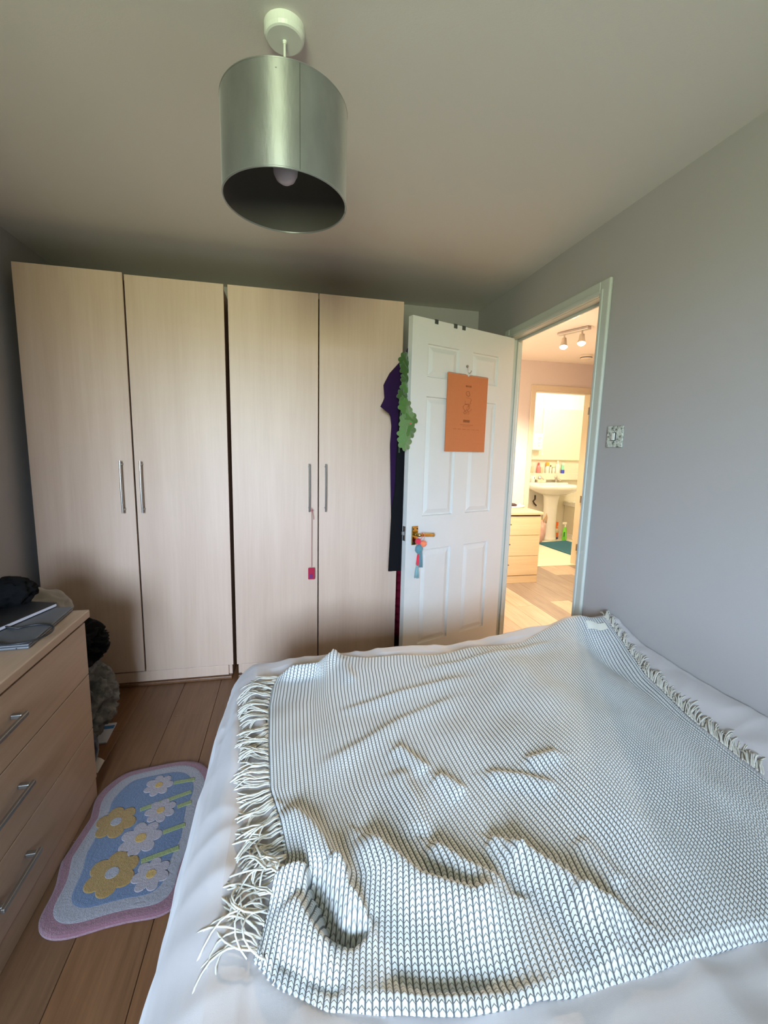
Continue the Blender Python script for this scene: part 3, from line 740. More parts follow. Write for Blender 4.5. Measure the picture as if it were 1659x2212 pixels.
# ------------------------------------------------------------------ things on the bedroom door
def door_things():
    # orange calendar page on a hook
    hk = thing('hook', DM @ Vector((.375, -.004, 1.765)), 'small silver hook stuck on the door above the orange calendar', 'hook')
    MB(DM).cone((.375, -.001, 1.785), (.375, -.005, 1.785), .008, .008, 14).make('pad', M_STEEL, hk)
    MB(DM).tube([(.376, -.006, 1.787), (.376, -.009, 1.77), (.374, -.012, 1.752), (.369, -.017, 1.747), (.363, -.019, 1.753), (.360, -.019, 1.762)], .0018, 6).make('wire', M_STEEL, hk)
    c = thing('wall_calendar', DM @ Vector((.37, -.012, 1.31)), 'orange calendar with brown drawing hanging on the white door', 'calendar')
    mo = plain('orange_paper', (.47, .15, .05, 1), .8, var=.05, nscale=90)
    mb = plain('brown_print', (.20, .06, .012, 1), .85); mb2 = plain('faint_brown_print', (.34, .10, .028, 1), .85)
    s0, s1, z0, z1 = .216, .522, 1.313, 1.738; sm = (s0 + s1) / 2
    pg = MB(DM); pg.v = []
    notch = .014
    poly = [(s0, z0), (s1, z0), (s1, z1), (sm + .012, z1), (sm + .008, z1 - .006), (sm, z1 - .010), (sm - .008, z1 - .006), (sm - .012, z1), (s0, z1)]
    n = len(poly)
    pg.add([(s, -.006, z) for s, z in poly] + [(s, -.011, z) for s, z in poly], [tuple(range(n)), tuple(range(2 * n - 1, n - 1, -1))] + [(i, n + i, n + (i + 1) % n, (i + 1) % n) for i in range(n)])
    pgo = pg.make('page', mo, c)
    for i in range(34):
        s = s0 + .006 + (s1 - s0 - .012) * i / 33
        if abs(s - sm) < .014: continue
        MB(DM).tube([(s, -.008 - .004 * math.cos(a), z1 - .002 + .005 * math.sin(a)) for a in [k * pi / 4 for k in range(9)]], .0007, 4).make('spiral_loop', M_STEEL, c)
    def strip(sa, sb, za, zb, mat, nm='print_line'): MB(DM).box(sa, sb, -.0114, -.011, za, zb).make(nm, mat, pgo)
    # printed heading, a loose sketch and caption lines, all too small to read
    for a, w in ((.0, .012), (.016, .009), (.029, .014)): strip(sm - .024 + a, sm - .024 + a + w, 1.672, 1.681, mb)
    rr = random.Random(5)
    for k, (u, v, rad) in enumerate(((0, 1.635, .014), (.002, 1.595, .024), (-.008, 1.562, .02), (.014, 1.555, .018), (-.018, 1.532, .008), (.006, 1.53, .008))):
        pts = []
        for i in range(15):
            a = 2 * pi * i / 14 * (.85 if k % 2 else 1) + k; q = rad * (1 + .25 * rr.uniform(-1, 1)); pts.append((sm - u + q * math.cos(a), -.0113, v + q * math.sin(a) * .9))
        MB(DM).tube(pts, .0011, 4).make('sketch_line', mb2 if k % 2 else mb, pgo)
    for i in range(4): strip(sm + .026 - i * .0125 - .011, sm + .026 - i * .0125, 1.478, 1.492, mb)
    strip(sm - .05, sm + .05, 1.462, 1.465, mb2); strip(sm - .03, sm + .03, 1.455, 1.457, mb2)
    for i in range(6): strip(sm - .10 + i * .035, sm - .10 + i * .035 + .026, 1.437, 1.440, mb2)
    # dark straps of over-door hooks
    mdk = plain('dark_hook_metal', (.05, .055, .05, 1), .5)
    for i, (s, lab) in enumerate(((.608, 'dark over-door hook nearest the free edge of the door'), (.475, 'dark over-door hook, middle one of three on door top'), (.414, 'dark over-door hook nearest the door hinges'))):
        t = thing('over_door_hook', DM @ Vector((s, .017, 1.99)), lab, 'hook', 'over-door hooks')
        m = MB(DM); m.box(s - .011, s + .011, -.003, 0, 1.972, 1.993); m.box(s - .011, s + .011, -.003, .038, 1.991, 1.994); m.box(s - .011, s + .011, .035, .038, 1.80, 1.994)
        m.make('strap', mdk, t)
        MB(DM).tube([(s, .038, 1.82), (s, .05, 1.81), (s, .065, 1.815), (s, .072, 1.835)], .004, 8).make('prong', mdk, t)
    # pom-pom charm on the lever
    ch = thing('pompom_charm', DM @ Vector((.695, -.05, .80)), 'pom-pom and tassel charm in coral, red and teal on door lever', 'charm')
    cor, red, teal = fabric('coral_wool', (.80, .20, .09, 1), 500), fabric('red_wool', (.66, .035, .06, 1), 500), fabric('teal_wool', (.10, .22, .25, 1), 500); pale = fabric('pale_teal_wool', (.22, .36, .37, 1), 500)
    MB(DM).tube([(.690, -.048, .875), (.683, -.061, .868), (.681, -.058, .845), (.682, -.05, .815)], .0014, 5).make('loop', cor, ch)
    MB(DM).tube([(.690, -.048, .875), (.694, -.062, .868), (.698, -.058, .85), (.703, -.045, .83)], .0014, 5).make('loop', red, ch)
    MB(DM).blob((.705, -.035, .826), .0165, .25, 6, 1, 3).make('pompom', red, ch, smooth=True)
    MB(DM).blob((.678, -.048, .813), .0175, .22, 6, 2, 3).make('pompom', cor, ch, smooth=True)
    MB(DM).blob((.698, -.036, .782), .023, .2, 5, 3, 3, (1, .8, 1.15)).make('pompom', teal, ch, smooth=True)
    def tassel(s, o, zt, zb, r, mat, seed):
        m = MB(DM); q = random.Random(seed)
        m.cone((s, o, zt), (s, o, zt - .012), .006, .0065, 10)
        for i in range(16):
            a = 2 * pi * i / 16; f = q.uniform(.3, 1)
            m.tube([(s + .004 * math.cos(a), o + .004 * math.sin(a), zt - .008), (s + r * .7 * f * math.cos(a), o + r * .5 * f * math.sin(a), (zt + zb) / 2), (s + r * f * math.cos(a), o + r * .6 * f * math.sin(a), zb + q.uniform(0, .008))], .0028, 5)
        m.make('tassel', mat, ch, smooth=True)
    tassel(.681, -.034, .772, .676, .011, teal, 1); tassel(.697, -.030, .752, .688, .012, red, 2); tassel(.701, -.028, .690, .616, .019, pale, 3)
    MB(DM).tube([(.70, -.032, .80), (.70, -.030, .69)], .0012, 5).make('string', cor, ch)
    # garments hanging behind the door
    def coat(name, s_in, prof, off, th, mat, label, cat='coat'):
        zs = [p[1] for p in prof]; k = 60; n = 28; m = MB(DM); vs = []; fs = []
        tab = sorted((z, s) for s, z in prof); z0, z1 = min(zs), max(zs)
        for i in range(k + 1):
            z = z1 + (z0 - z1) * i / k; so = interp(tab, z); c = (so + s_in) / 2; hw = (so - s_in) / 2
            tp = sstep(0, .1, (z1 - z) / (z1 - z0)) * .6 + .4
            for j in range(n):
                a = 2 * pi * j / n; sgn = math.cos(a); w = .16 * math.sin(5 * a + z * 3) * (z1 - z)
                vs.append((c + hw * math.copysign(abs(sgn) ** .6, sgn), off + th * tp * math.sin(a) * (1 + w), z))
        for i in range(k):
            for j in range(n): fs.append((i * n + j, i * n + (j + 1) % n, (i + 1) * n + (j + 1) % n, (i + 1) * n + j))
        fs += [tuple(range(n)), tuple(range((k + 1) * n - 1, k * n - 1, -1))]
        m.add(vs, fs); o = m.make(name, mat, None, smooth=True); return tag(o, label, cat)
    coat('coat', .45, [(.70, 1.86), (.717, 1.824), (.746, 1.784), (.812, 1.717), (.849, 1.654), (.841, 1.584), (.866, 1.539), (.802, 1.503), (.791, 1.442), (.797, 1.343), (.792, 1.243), (.785, 1.091), (.775, .9)], .125, .028, fabric('purple_velvet', (.022, .006, .036, 1), 300, sheen=.08),
         'deep purple hooded coat bulging out behind the white door')
    coat('coat', .45, [(.70, 1.83), (.765, 1.75), (.780, 1.6), (.785, 1.45), (.790, 1.307), (.795, 1.095), (.813, .995), (.819, .789), (.824, .648)], .072, .024, fabric('black_wool', (.005, .005, .006, 1), 300, sheen=0),
         'long black coat hanging straight down behind the white door')
    # quilted dark red coat in the alcove
    mq = plain('dark_red_quilting', (.16, .006, .02, 1), .45, var=.15)
    m = MB(); n = 28; k = 96; vs = []; fs = []
    for i in range(k + 1):
        z = .10 + .85 * i / k; puff = .022 * abs(math.sin(pi * z / .052)) ** .6
        for j in range(n):
            a = 2 * pi * j / n; vs.append((-.47 + (.18 + puff) * math.cos(a), .17 + (.09 + puff) * math.sin(a), z))
    for i in range(k):
        for j in range(n): fs.append((i * n + j, i * n + (j + 1) % n, (i + 1) * n + (j + 1) % n, (i + 1) * n + j))
    fs += [tuple(range(n - 1, -1, -1)), tuple(range(k * n, (k + 1) * n))]
    m.add(vs, fs); o = m.make('quilted_coat', mq, None, smooth=True); tag(o, 'dark red quilted coat low in the gap behind the door', 'coat')
    # felt leaf garland
    g = thing('leaf_garland', DM @ Vector((.795, .05, 1.32)), 'green felt leaf garland dangling beside the edge of the white door', 'garland')
    lf = [fabric('green_felt_%s' % q, c, 700, sheen=.5) for q, c in (('dark', (.04, .085, .018, 1)), ('mid', (.065, .14, .03, 1)), ('pale', (.11, .20, .065, 1)))]
    MB(DM).tube([(.76, .05, 1.80), (.785, .045, 1.70), (.79, .04, 1.55), (.80, .035, 1.40), (.798, .035, 1.30)], .003, 6).make('string', lf[0], g)
    rg = random.Random(11)
    spots = [(.782, 1.775, .040, 0), (.778, 1.735, .036, 0), (.775, 1.675, .034, 0), (.776, 1.64, .032, 1), (.79, 1.60, .036, 0), (.775, 1.575, .034, 1), (.805, 1.535, .042, 1), (.785, 1.50, .04, 2), (.768, 1.475, .044, 1), (.800, 1.455, .046, 2), (.775, 1.415, .046, 1), (.805, 1.40, .042, 2), (.80, 1.355, .046, 2)]
    for i, (s, z, rd, ci) in enumerate(spots):
        off = .020 - .004 * (i % 3) if z < 1.56 else .034
        if s - rd < .765 : off = min(off, -.012 if z < 1.56 else .034)
        m = MB(DM); ph = rg.uniform(0, 6); nn = 60; vs = [(s, off - .008, z)]
        for q in range(nn):
            t = 2 * pi * q / nn; k = .70 + .30 * abs(math.cos(3.5 * (t + ph)))
            vs.append((s + rd * k * math.cos(t), off + .006 * math.sin(2 * t + ph), z + rd * k * math.sin(t)))
        m.add(vs, [(0, 1 + q, 1 + (q + 1) % nn) for q in range(nn)])
        m.make('leaf', lf[ci], g, solid=.004)
    MB(DM).blob((.772, -.016, 1.452), .008, .0, 3, 1, 2).make('berry', red, g, smooth=True)
    for s, z in ((.79, 1.485), (.80, 1.425), (.803, 1.375)): MB(DM).blob((s, .004, z), .007, .0, 3, 1, 2).make('berry', M_BLACK, g, smooth=True)
door_things()

# ------------------------------------------------------------------ charm on the wardrobe handle
def wardrobe_charm():
    x, y = -1.2065, -.03
    t = thing('hanging_charm', (x, y, .57), 'small red pouch charm on a long cord from wardrobe handle', 'charm')
    mp = fabric('red_satin', (.36, .02, .05, 1), 400); pu = fabric('purple_satin', (.16, .03, .13, 1), 400); co = fabric('pink_cord', (.45, .12, .13, 1), 800)
    MB().tube([(x, y - .005, .985), (x + .001, y, .90), (x, y, .75), (x, y, .655), (x, y, .645)], .0017, 5).make('cord', co, t)
    MB().tube([(x - .008, y - .012, .972), (x + .002, y - .016, .975), (x + .009, y - .008, .972), (x + .006, y - .004, .966), (x - .006, y - .004, .967)], .0017, 5).make('knot', co, t)
    MB().tube([(x, y, .975), (x + .006, y - .002, .955), (x + .010, y - .002, .935), (x + .011, y, .918)], .0015, 5).make('cord_end', co, t)
    p = MB().box(x - .019, x + .019, -.032, -.024, .572, .640).make('pouch', mp, t, bevel=.004, seg=3)
    MB().box(x - .012, x + .006, -.0335, -.0315, .580, .605).make('patch', pu, p, bevel=.001)
wardrobe_charm()

# ------------------------------------------------------------------ light switch
def light_switch():
    t = thing('light_switch', (-.005, -.871, 1.393), 'square light switch with marbled plate beside the doorway', 'light switch')
    n = NT('marbled_plate'); p = n.pos(); a = n.noise(p, 75, 4, .7)
    col = n.ramp(a, [(.38, (.10, .11, .08, 1)), (.5, (.42, .44, .38, 1)), (.7, (.62, .64, .58, 1))])
    MB().box(-.008, 0, -.916, -.826, 1.349, 1.437).make('plate', n.bsdf(col, .15), t, bevel=.003)
    MB().box(-.011, -.007, -.881, -.861, 1.376, 1.410).make('rocker_frame', M_BLACK, t, bevel=.001)
    MB().box(-.015, -.010, -.879, -.863, 1.378, 1.408).make('rocker', plain('white_rocker', (.66, .67, .62, 1), .3, var=.02), t, bevel=.002)
    for y in (-.905, -.837): MB().cone((-.008, y, 1.393), (-.0095, y, 1.393), .004, .004, 12).make('screw', M_STEEL, t)
light_switch()

# ------------------------------------------------------------------ on and beside the bedroom chest
def clutter():
    zt = .728
    lap = thing('laptop', (-2.19, -.95, zt), 'closed dark grey laptop on the chest of drawers', 'laptop')
    alu = plain('dark_aluminium', (.13, .132, .14, 1), .5, .3, var=.04)
    ML = Matrix.Translation((-2.185, -.955, zt)) @ Matrix.Rotation(math.radians(3), 4, 'Z')
    MB(ML).box(-.115, .115, -.155, .155, .001, .009).make('base', alu, lap, bevel=.0035, seg=3)
    MB(ML).box(-.115, .115, -.155, .155, .0098, .0155).make('lid', alu, lap, bevel=.0028, seg=3)
    MB(ML).cone((.085, -.1555, .005), (.085, -.150, .005), .002, .002, 8).make('port', M_BLACK, lap)
    fo = thing('folder', (-2.28, -.86, zt + .0155), 'black folder with pale page edge lying on the laptop', 'folder')
    MF = Matrix.Translation((-2.262, -.872, zt + .0158)) @ Matrix.Rotation(math.radians(-17), 4, 'Z')
    MB(MF).box(-.12, .105, -.115, .115, 0, .003).make('cover', M_BLACK, fo, bevel=.001)
    MB(MF).box(-.118, .1035, -.113, .113, .003, .012).make('pages', plain('pale_paper', (.50, .47, .50, 1), .8, var=.04, nscale=300), fo)
    MB(MF).box(-.12, .105, -.115, .115, .012, .015).make('cover', M_BLACK, fo, bevel=.001)
    cb = MB(); pts = []
    for i in range(33):
        a = -2.2 + 4.6 * i / 32; pts.append((-2.100 + .062 * math.cos(a), -1.035 + .072 * math.sin(a), zt + .0195 if (-2.113 + .058 * math.cos(a)) < -2.07 else zt + .0195))
    pts = [(-2.24, -1.05, zt + .034), (-2.20, -1.085, zt + .026)] + pts + [(-2.18, -.975, zt + .02), (-2.21, -.98, zt + .034)]
    cb.tube(pts, .003, 6); o = cb.make('cable', M_BLACK, None, smooth=True); tag(o, 'thin black cable looped over the laptop corner', 'cable')
    cm = fabric('black_cloth', (.004, .004, .0045, 1), 300, sheen=0)
    o = MB().blob((-2.285, -.775, zt + .068), .072, .35, 2.5, 4, 4, (1.15, 1.1, .72), True).make('cap', cm, None, smooth=True); tag(o, 'crumpled black cap heaped on the folder', 'cap')
    hd = MB(); hd.blob((-2.36, -.95, zt + .045), .06, .35, 2.5, 6, 4, (1.2, 1.5, .45), True); o = hd.make('scarf', cm, None, smooth=True); tag(o, 'black scarf bunched up at the back of the chest top', 'scarf')
    oc = thing('headphones', (-2.27, -1.06, zt + .02), 'tangled black headphones on the laptop at the picture edge', 'headphones')
    MB().blob((-2.27, -1.06, zt + .05), .045, .25, 4, 8, 3, (1.2, 1, .75), True).make('ear_cup', M_BLACK, oc, smooth=True)
    MB().tube([(-2.24, -1.08, zt + .08), (-2.225, -1.06, zt + .095), (-2.22, -1.03, zt + .09), (-2.222, -1.01, zt + .06)], .002, 5).make('wire', M_STEEL, oc)
    # heap beside the chest
    def cam(name, a, b):
        t = NT(name); p = t.pos(); f = t.noise(p, 26, 3); col = t.ramp(f, [(.42, a), (.52, b), (.7, a)]); return t.bsdf(col, .95, t.bump(t.noise(p, 500), .3, .001))
    def heap(name, c, r, sq, seed, mat, label, cat, amp=.35, fq=2.4, floor=None):
        o = MB().blob(c, r, amp, fq, seed, 5, sq, True, floor).make(name, mat, None, smooth=True); tag(o, label, cat)
    heap('grey_shirt', (-2.265, -.46, .19), .17, (1.0, 1.0, 1.1), 2, cam('grey_print', (.10, .10, .095, 1), (.17, .16, .15, 1)), 'grey patterned shirt in the clothes heap beside the chest', 'shirt', .45, 2.8, .009)
    heap('dark_jumper', (-2.27, -.47, .455), .15, (1.05, 1.1, .72), 5, cm, 'black jumper piled on the grey shirt beside the chest', 'jumper', .4, 2.6)
    heap('green_top', (-2.36, -.60, .545), .10, (1.2, 1.2, .75), 9, cam('green_print', (.09, .10, .06, 1), (.20, .20, .15, 1)), 'muted green top at the top of the clothes heap', 'top', .4, 2.6)
    heap('soft_cushion', (-2.40, -.40, .60), .12, (1.15, 1.0, .75), 3, fabric('pale_grey_plush', (.30, .27, .24, 1), 400), 'pale grey round cushion behind the chest, against wardrobe', 'cushion', .12, 1.6)
    bg = thing('navy_bag', (-2.17, -.66, 0), 'navy blue bag standing on the floor against the chest', 'bag')
    nv = fabric('navy_canvas', (.012, .013, .035, 1), 500)
    MB().blob((-2.17, -.69, .11), .10, .22, 2.2, 12, 4, (.85, .88, 1.15), True, .002).make('body', nv, bg, smooth=True)
    MB().box(-2.098, -2.088, -.69, -.655, .085, .125).make('label', plain('white_patch', (.45, .42, .40, 1), .7), bg, bevel=.002)
    MB().tube([(-2.15, -.70, .19), (-2.12, -.69, .235), (-2.11, -.66, .25), (-2.12, -.63, .235), (-2.14, -.61, .19)], .005, 8).make('strap', fabric('purple_strap', (.10, .03, .10, 1), 500), bg, smooth=True)
    bk = thing('magazine', (-2.20, -.43, .0), 'white magazine with blue stripe lying on the floor by wardrobe', 'magazine')
    MK = Matrix.Translation((-2.235, -.425, .001)) @ Matrix.Rotation(math.radians(3), 4, 'Z')
    pp = MB(MK).box(-.10, .105, -.07, .075, 0, .006).make('pages', plain('grey_white_paper', (.46, .45, .46, 1), .7), bk)
    MB(MK).box(-.099, .104, .030, .055, .006, .0064).make('stripe', plain('blue_print', (.02, .12, .28, 1), .6), pp)
    ps = MB(); ps.grid(8, 6, lambda u, v: (-2.145 + .055 * u, -.66 + .07 * v - .02 * u, .003 + .012 * math.sin(u * 3) * v)); o = ps.make('paper_scrap', plain('crumpled_paper', (.50, .45, .40, 1), .8), None, solid=.001); tag(o, 'small pale scrap of paper on the floor under navy bag', 'paper')
clutter()

# ------------------------------------------------------------------ hall
def hall():
    # two-lamp spotlight bar
    A, B = Vector((.862, .935, CEIL)), Vector((.958, .676, CEIL))
    t = thing('spotlight_bar', (A + B) / 2, 'silver ceiling bar with two lit spotlights in the hall', 'ceiling light')
    d = (B - A).normalized(); w = Vector((-d.y, d.x, 0)) * .022; m = MB()
    z1, z0 = CEIL - .002, CEIL - .024
    m.add([A - w, A + w, B + w, B - w], []); m.v = []
    vs = [(p.x, p.y, z) for z in (z0, z1) for p in (A - w, B - w, B + w, A + w)]
    m.add(vs, [(0, 3, 2, 1), (4, 5, 6, 7), (0, 1, 5, 4), (1, 2, 6, 5), (2, 3, 7, 6), (3, 0, 4, 7)])
    m.make('bar', plain('satin_nickel', (.50, .48, .45, 1), .3, .8), t, bevel=.003)
    mg = emit('lit_halogen', (1, .86, .62, 1), 14)
    ms = plain('satin_silver', (.60, .56, .48, 1), .3, .7)
    for k, f in enumerate((.20, .78)):
        p = A + (B - A) * f; q = Vector((p.x, p.y, z0)); r = q + Vector((.0, 0, -.035)); e = r + Vector((-.012, -.018, -.072)); n = (e - r).normalized()
        h = MB(); h.cone(q, r, .006, .006, 10); h.make('stem', ms, t)
        c = MB(); c.cone(r - n * .005, r + n * .035, .019, .024, 20); c.cone(r + n * .035, r + n * .068, .024, .031, 20, caps=False)
        hd = c.make('spot_head', ms, t, smooth=False)
        b = MB(); b.blob(tuple(r + n * .066), .027, 0, 1, 0, 3, (1, 1, .8)); b.make('bulb', mg, hd, smooth=True)
        ld = bpy.data.lights.new('hall_spot_light', 'SPOT'); ld.energy = HALL_W; ld.color = (1, .80, .56); ld.shadow_soft_size = .03; ld.spot_size = math.radians(178); ld.spot_blend = .35
        lo = bpy.data.objects.new('hall_spot_light', ld); COL.objects.link(lo); lo.location = r + n * .105; lo.rotation_euler = n.to_track_quat('-Z', 'Y').to_euler()
    sm = thing('smoke_alarm', (1.62, 1.60, CEIL), 'round white smoke alarm on the hall ceiling', 'smoke alarm')
    wp = plain('cream_plastic', (.72, .66, .55, 1), .5, var=.02)
    MB().lathe([(.0001, -.040), (.045, -.039), (.055, -.030), (.058, -.014), (.062, 0)], (1.62, 1.60, CEIL - .002), 36).make('housing', wp, sm)
    MB().lathe([(.0562, -.026), (.0575, -.024), (.0577, -.020), (.0565, -.018)], (1.62, 1.60, CEIL - .002), 36).make('vent', M_DARK, sm)
    # tray and its contents on the hall chest
    tr = thing('oval_dish', (1.03, 1.80, .728), 'white oval dish on the hall chest of drawers', 'dish')
    MB().lathe([(.0001, .004), (.08, .004), (.10, .010), (.112, .020), (.116, .019), (.104, .003), (.085, 0), (.0001, 0)], (1.03, 1.80, .728), 40, 1.15, .8).make('bowl', M_CERAMIC, tr, smooth=True)
    o = MB().blob((1.0, 1.79, .752), .05, .4, 3, 4, 4, (1.35, .8, .4), True).make('sunglasses_case', plain('dark_leather', (.05, .02, .025, 1), .45), None, smooth=True); tag(o, 'dark red-black glasses case lying in the white dish', 'glasses case')
    tg = MB(); tg.lathe([(.011, 0), (.011, .028), (.008, .034), (.0001, .035)], (1.105, 1.80, .735), 16); o = tg.make('lip_balm', M_CERAMIC, None, smooth=False); tag(o, 'small white lip balm tube standing in the dish', 'lip balm')
HALL_W, BATH_W = 60.0, 24.0
hall()

# ------------------------------------------------------------------ bathroom
def bathroom():
    # ceiling lamp of the bathroom
    bl = thing('bathroom_ceiling_lamp', (2.45, 2.75, 2.35), 'round lit lamp on the bathroom ceiling', 'ceiling light')
    MB().lathe([(.0001, -.07), (.06, -.062), (.11, -.04), (.13, -.012)], (2.45, 2.75, 2.35), 32).make('diffuser', emit('lit_diffuser', (1, .88, .68, 1), 10), bl, smooth=True)
    MB().lathe([(.135, -.016), (.14, 0)], (2.45, 2.75, 2.35), 32).make('base', M_CERAMIC, bl)
    ld = bpy.data.lights.new('bathroom_light', 'POINT'); ld.energy = BATH_W; ld.color = (1, .88, .68); ld.shadow_soft_size = .1
    lo = bpy.data.objects.new('bathroom_light', ld); COL.objects.link(lo); lo.location = (2.45, 2.75, 2.22)
    # pedestal basin
    b = thing('pedestal_basin', (2.54, 3.35, 0), 'white ceramic pedestal basin in the bathroom', 'basin')
    cx, cy = 2.55, 3.36
    m = MB(); n = 48
    prof = [(.20, .70), (.30, .735), (.385, .775), (.41, .79), (.42, .80), (.42, .835), (.405, .842), (.34, .838), (.30, .79), (.22, .745), (.0001, .735)]
    vs = []; fs = []
    for r, z in prof:
        for j in range(n):
            a = 2 * pi * j / n; y = cy + r * .60 * math.sin(a); vs.append((cx + r * math.cos(a), min(y, 3.585), z))
    for i in range(len(prof) - 1):
        for j in range(n): fs.append((i * n + j, i * n + (j + 1) % n, (i + 1) * n + (j + 1) % n, (i + 1) * n + j))
    fs.append(tuple(range(n - 1, -1, -1))); m.add(vs, fs); m.make('bowl', M_CERAMIC, b, smooth=True)
    MB().box(cx - .36, cx + .36, 3.54, 3.592, .76, .862).make('back_deck', M_CERAMIC, b, bevel=.015, seg=3)
    MB().lathe([(.125, 0), (.12, .03), (.105, .2), (.105, .5), (.12, .66), (.15, .72)], (cx, 3.42, 0), 32, 1.0, .8).make('pedestal', M_CERAMIC, b, smooth=True)
    chrome = plain('chrome', (.75, .74, .70, 1), .1, 1.0)
    for dx in (-.11, .17):
        tp = MB(); tp.cone((cx + dx, 3.59, .86), (cx + dx, 3.59, .93), .014, .012, 14); tp.tube([(cx + dx, 3.59, .91), (cx + dx, 3.55, .93), (cx + dx, 3.50, .92), (cx + dx, 3.48, .90)], .010, 10); tp.cone((cx + dx, 3.59, .93), (cx + dx, 3.59, .955), .024, .022, 14)
        tp.make('tap', chrome, b, smooth=False)
    MB().tube([(cx - .16, 3.60, .66), (cx - .17, 3.58, .60), (cx - .20, 3.58, .57), (cx - .17, 3.59, .53), (cx - .13, 3.60, .50)], .013, 8).make('waste_pipe', plain('dark_pipe', (.09, .06, .04, 1), .4, .5), b, smooth=True)
    # tiled ledge and splash shelf
    lg = MB().box(1.9, 3.4, 3.595, 3.65, .90, 1.0).make('ledge', M_BATHWALL, None, bevel=.004); tag(lg, 'cream tiled ledge behind the basin', 'ledge')
    sh = MB().box(2.02, 3.3, 3.615, 3.65, 1.205, 1.225).make('shelf', plain('pale_shelf', (.85, .78, .55, 1), .3), None, bevel=.003); tag(sh, 'narrow pale shelf strip on the bathroom wall above toiletries', 'shelf')
    # wall heater with faint print, pull cord
    wh = thing('wall_heater', (2.345, 3.62, 1.34), 'white wall unit on the bathroom wall left of the pull cord', 'heater')
    MB().box(2.255, 2.43, 3.56, 3.65, 1.345, 1.60).make('case', M_CERAMIC, wh, bevel=.02, seg=4)
    for i, (z, w) in enumerate(((1.53, .05), (1.50, .04), (1.46, .05), (1.44, .03), (1.41, .025))): MB().box(2.35, 2.35 + w, 3.5585, 3.5605, z, z + .006).make('print_line', plain('tan_print', (.55, .36, .22, 1), .7), wh)
    MB().cone((2.315, 3.635, 1.345), (2.315, 3.635, 1.225), .008, .008, 10).make('pipe', M_CERAMIC, wh)
    pc = thing('pull_cord', (2.455, 3.52, 1.3), 'thin white light pull cord hanging in the bathroom', 'pull cord')
    MB().cone((2.455, 3.60, 2.35), (2.455, 3.60, 1.30), .004, .004, 8).make('cord', M_CERAMIC, pc)
    MB().lathe([(.004, .03), (.010, .015), (.010, 0), (.0001, -.004)], (2.455, 3.60, 1.275), 12).make('toggle', M_CERAMIC, pc)
    # toiletries on the ledge
    def bottle(name, x, y, z, r, h, mat, cap, label, cat='bottle', ch=.03, cr=.5, sq=1.0, group='toiletries on the bathroom ledge'):
        t = thing(name, (x, y, z), label, cat, group)
        MB().lathe([(r * .9, 0), (r, h * .05), (r, h * .72), (r * .85, h * .86), (r * cr, h)], (x, y, z), 20, 1, sq).make('body', mat, t, smooth=True)
        if cap: MB().lathe([(r * cr * 1.1, h), (r * cr * 1.1, h + ch), (r * cr * .7, h + ch * 1.15)], (x, y, z), 16, 1, sq).make('cap', cap, t)
    P = lambda n, c, r=.35: plain(n, c, r, var=.04)
    pink, orange, white, blue, mint, peach, brown = P('pink_plastic', (.80, .26, .26, 1)), P('orange_plastic', (.95, .42, .05, 1)), P('white_plastic_bottle', (.86, .82, .72, 1)), P('blue_plastic', (.06, .08, .55, 1)), P('mint_plastic', (.30, .72, .48, 1)), P('peach_plastic', (.85, .55, .36, 1)), P('brown_plastic', (.12, .06, .05, 1))
    red = P('red_plastic', (.80, .10, .10, 1))
    Y, Z = 3.622, 1.0
    bottle('soap_bottle', 2.315, Y, Z, .026, .10, peach, None, 'peach jar at the jamb end of the bathroom ledge', 'jar', cr=.95, sq=.8)
    bottle('pump_bottle', 2.425, Y, Z, .026, .12, pink, red, 'pink pump bottle with red top on the bathroom ledge', ch=.035)
    bottle('sponge_bottle', 2.48, Y, Z, .024, .09, peach, None, 'squat peach pot next to the pink pump bottle', 'pot', cr=.9, sq=.8)
    bottle('shampoo_bottle', 2.575, Y, Z, .028, .115, white, orange, 'white bottle with round orange cap on the bathroom ledge', ch=.045, cr=.85)
    bottle('dropper_bottle', 2.632, Y, Z, .016, .10, white, brown, 'thin white bottle with dark cap on the bathroom ledge', ch=.02)
    bottle('cream_jar', 2.685, Y, Z, .022, .085, white, mint, 'short white tub with mint lid on the bathroom ledge', 'tub', ch=.012, cr=.8)
    bottle('toner_bottle', 2.75, Y, Z, .034, .15, white, white, 'tall white pointed bottle on the bathroom ledge', ch=.04, cr=.3)
    bottle('toothpaste_tube', 2.845, Y, Z, .026, .13, mint, white, 'mint tube with white top standing in blue cap', 'tube', ch=.03, cr=.8, sq=.7)
    MB().lathe([(.029, 0), (.029, .055)], (2.845, Y, Z), 20, 1, .75).make('blue_base', blue, bpy.data.objects['toothpaste_tube'])
    cup = thing('tumbler', (2.31, 3.54, .86), 'white tumbler standing on the basin deck', 'cup')
    MB().lathe([(.034, 0), (.040, .10), (.037, .10), (.031, .005), (.0001, .005)], (2.31, 3.575, .862), 24).make('cup_body', M_CERAMIC, cup, smooth=True)
    MB().box(2.312, 2.322, 3.534, 3.537, .915, .945).make('mark', P('slate_print', (.18, .22, .28, 1)), cup)
    sb = MB().box(2.39, 2.53, 3.55, 3.62, .862, .905).make('soap_box', P('cream_box', (.85, .75, .52, 1)), None, bevel=.008); tag(sb, 'cream soap box on the basin deck beside the tumbler', 'box')
    # bath, bag, bottles, mat
    ba = thing('bathtub', (3.4, 2.9, 0), 'white bathtub with cream side panel beside the basin', 'bathtub')
    MB().box(2.945, 3.6, 2.13, 3.64, 0, .50).make('side_panel', M_BATHWALL, ba)
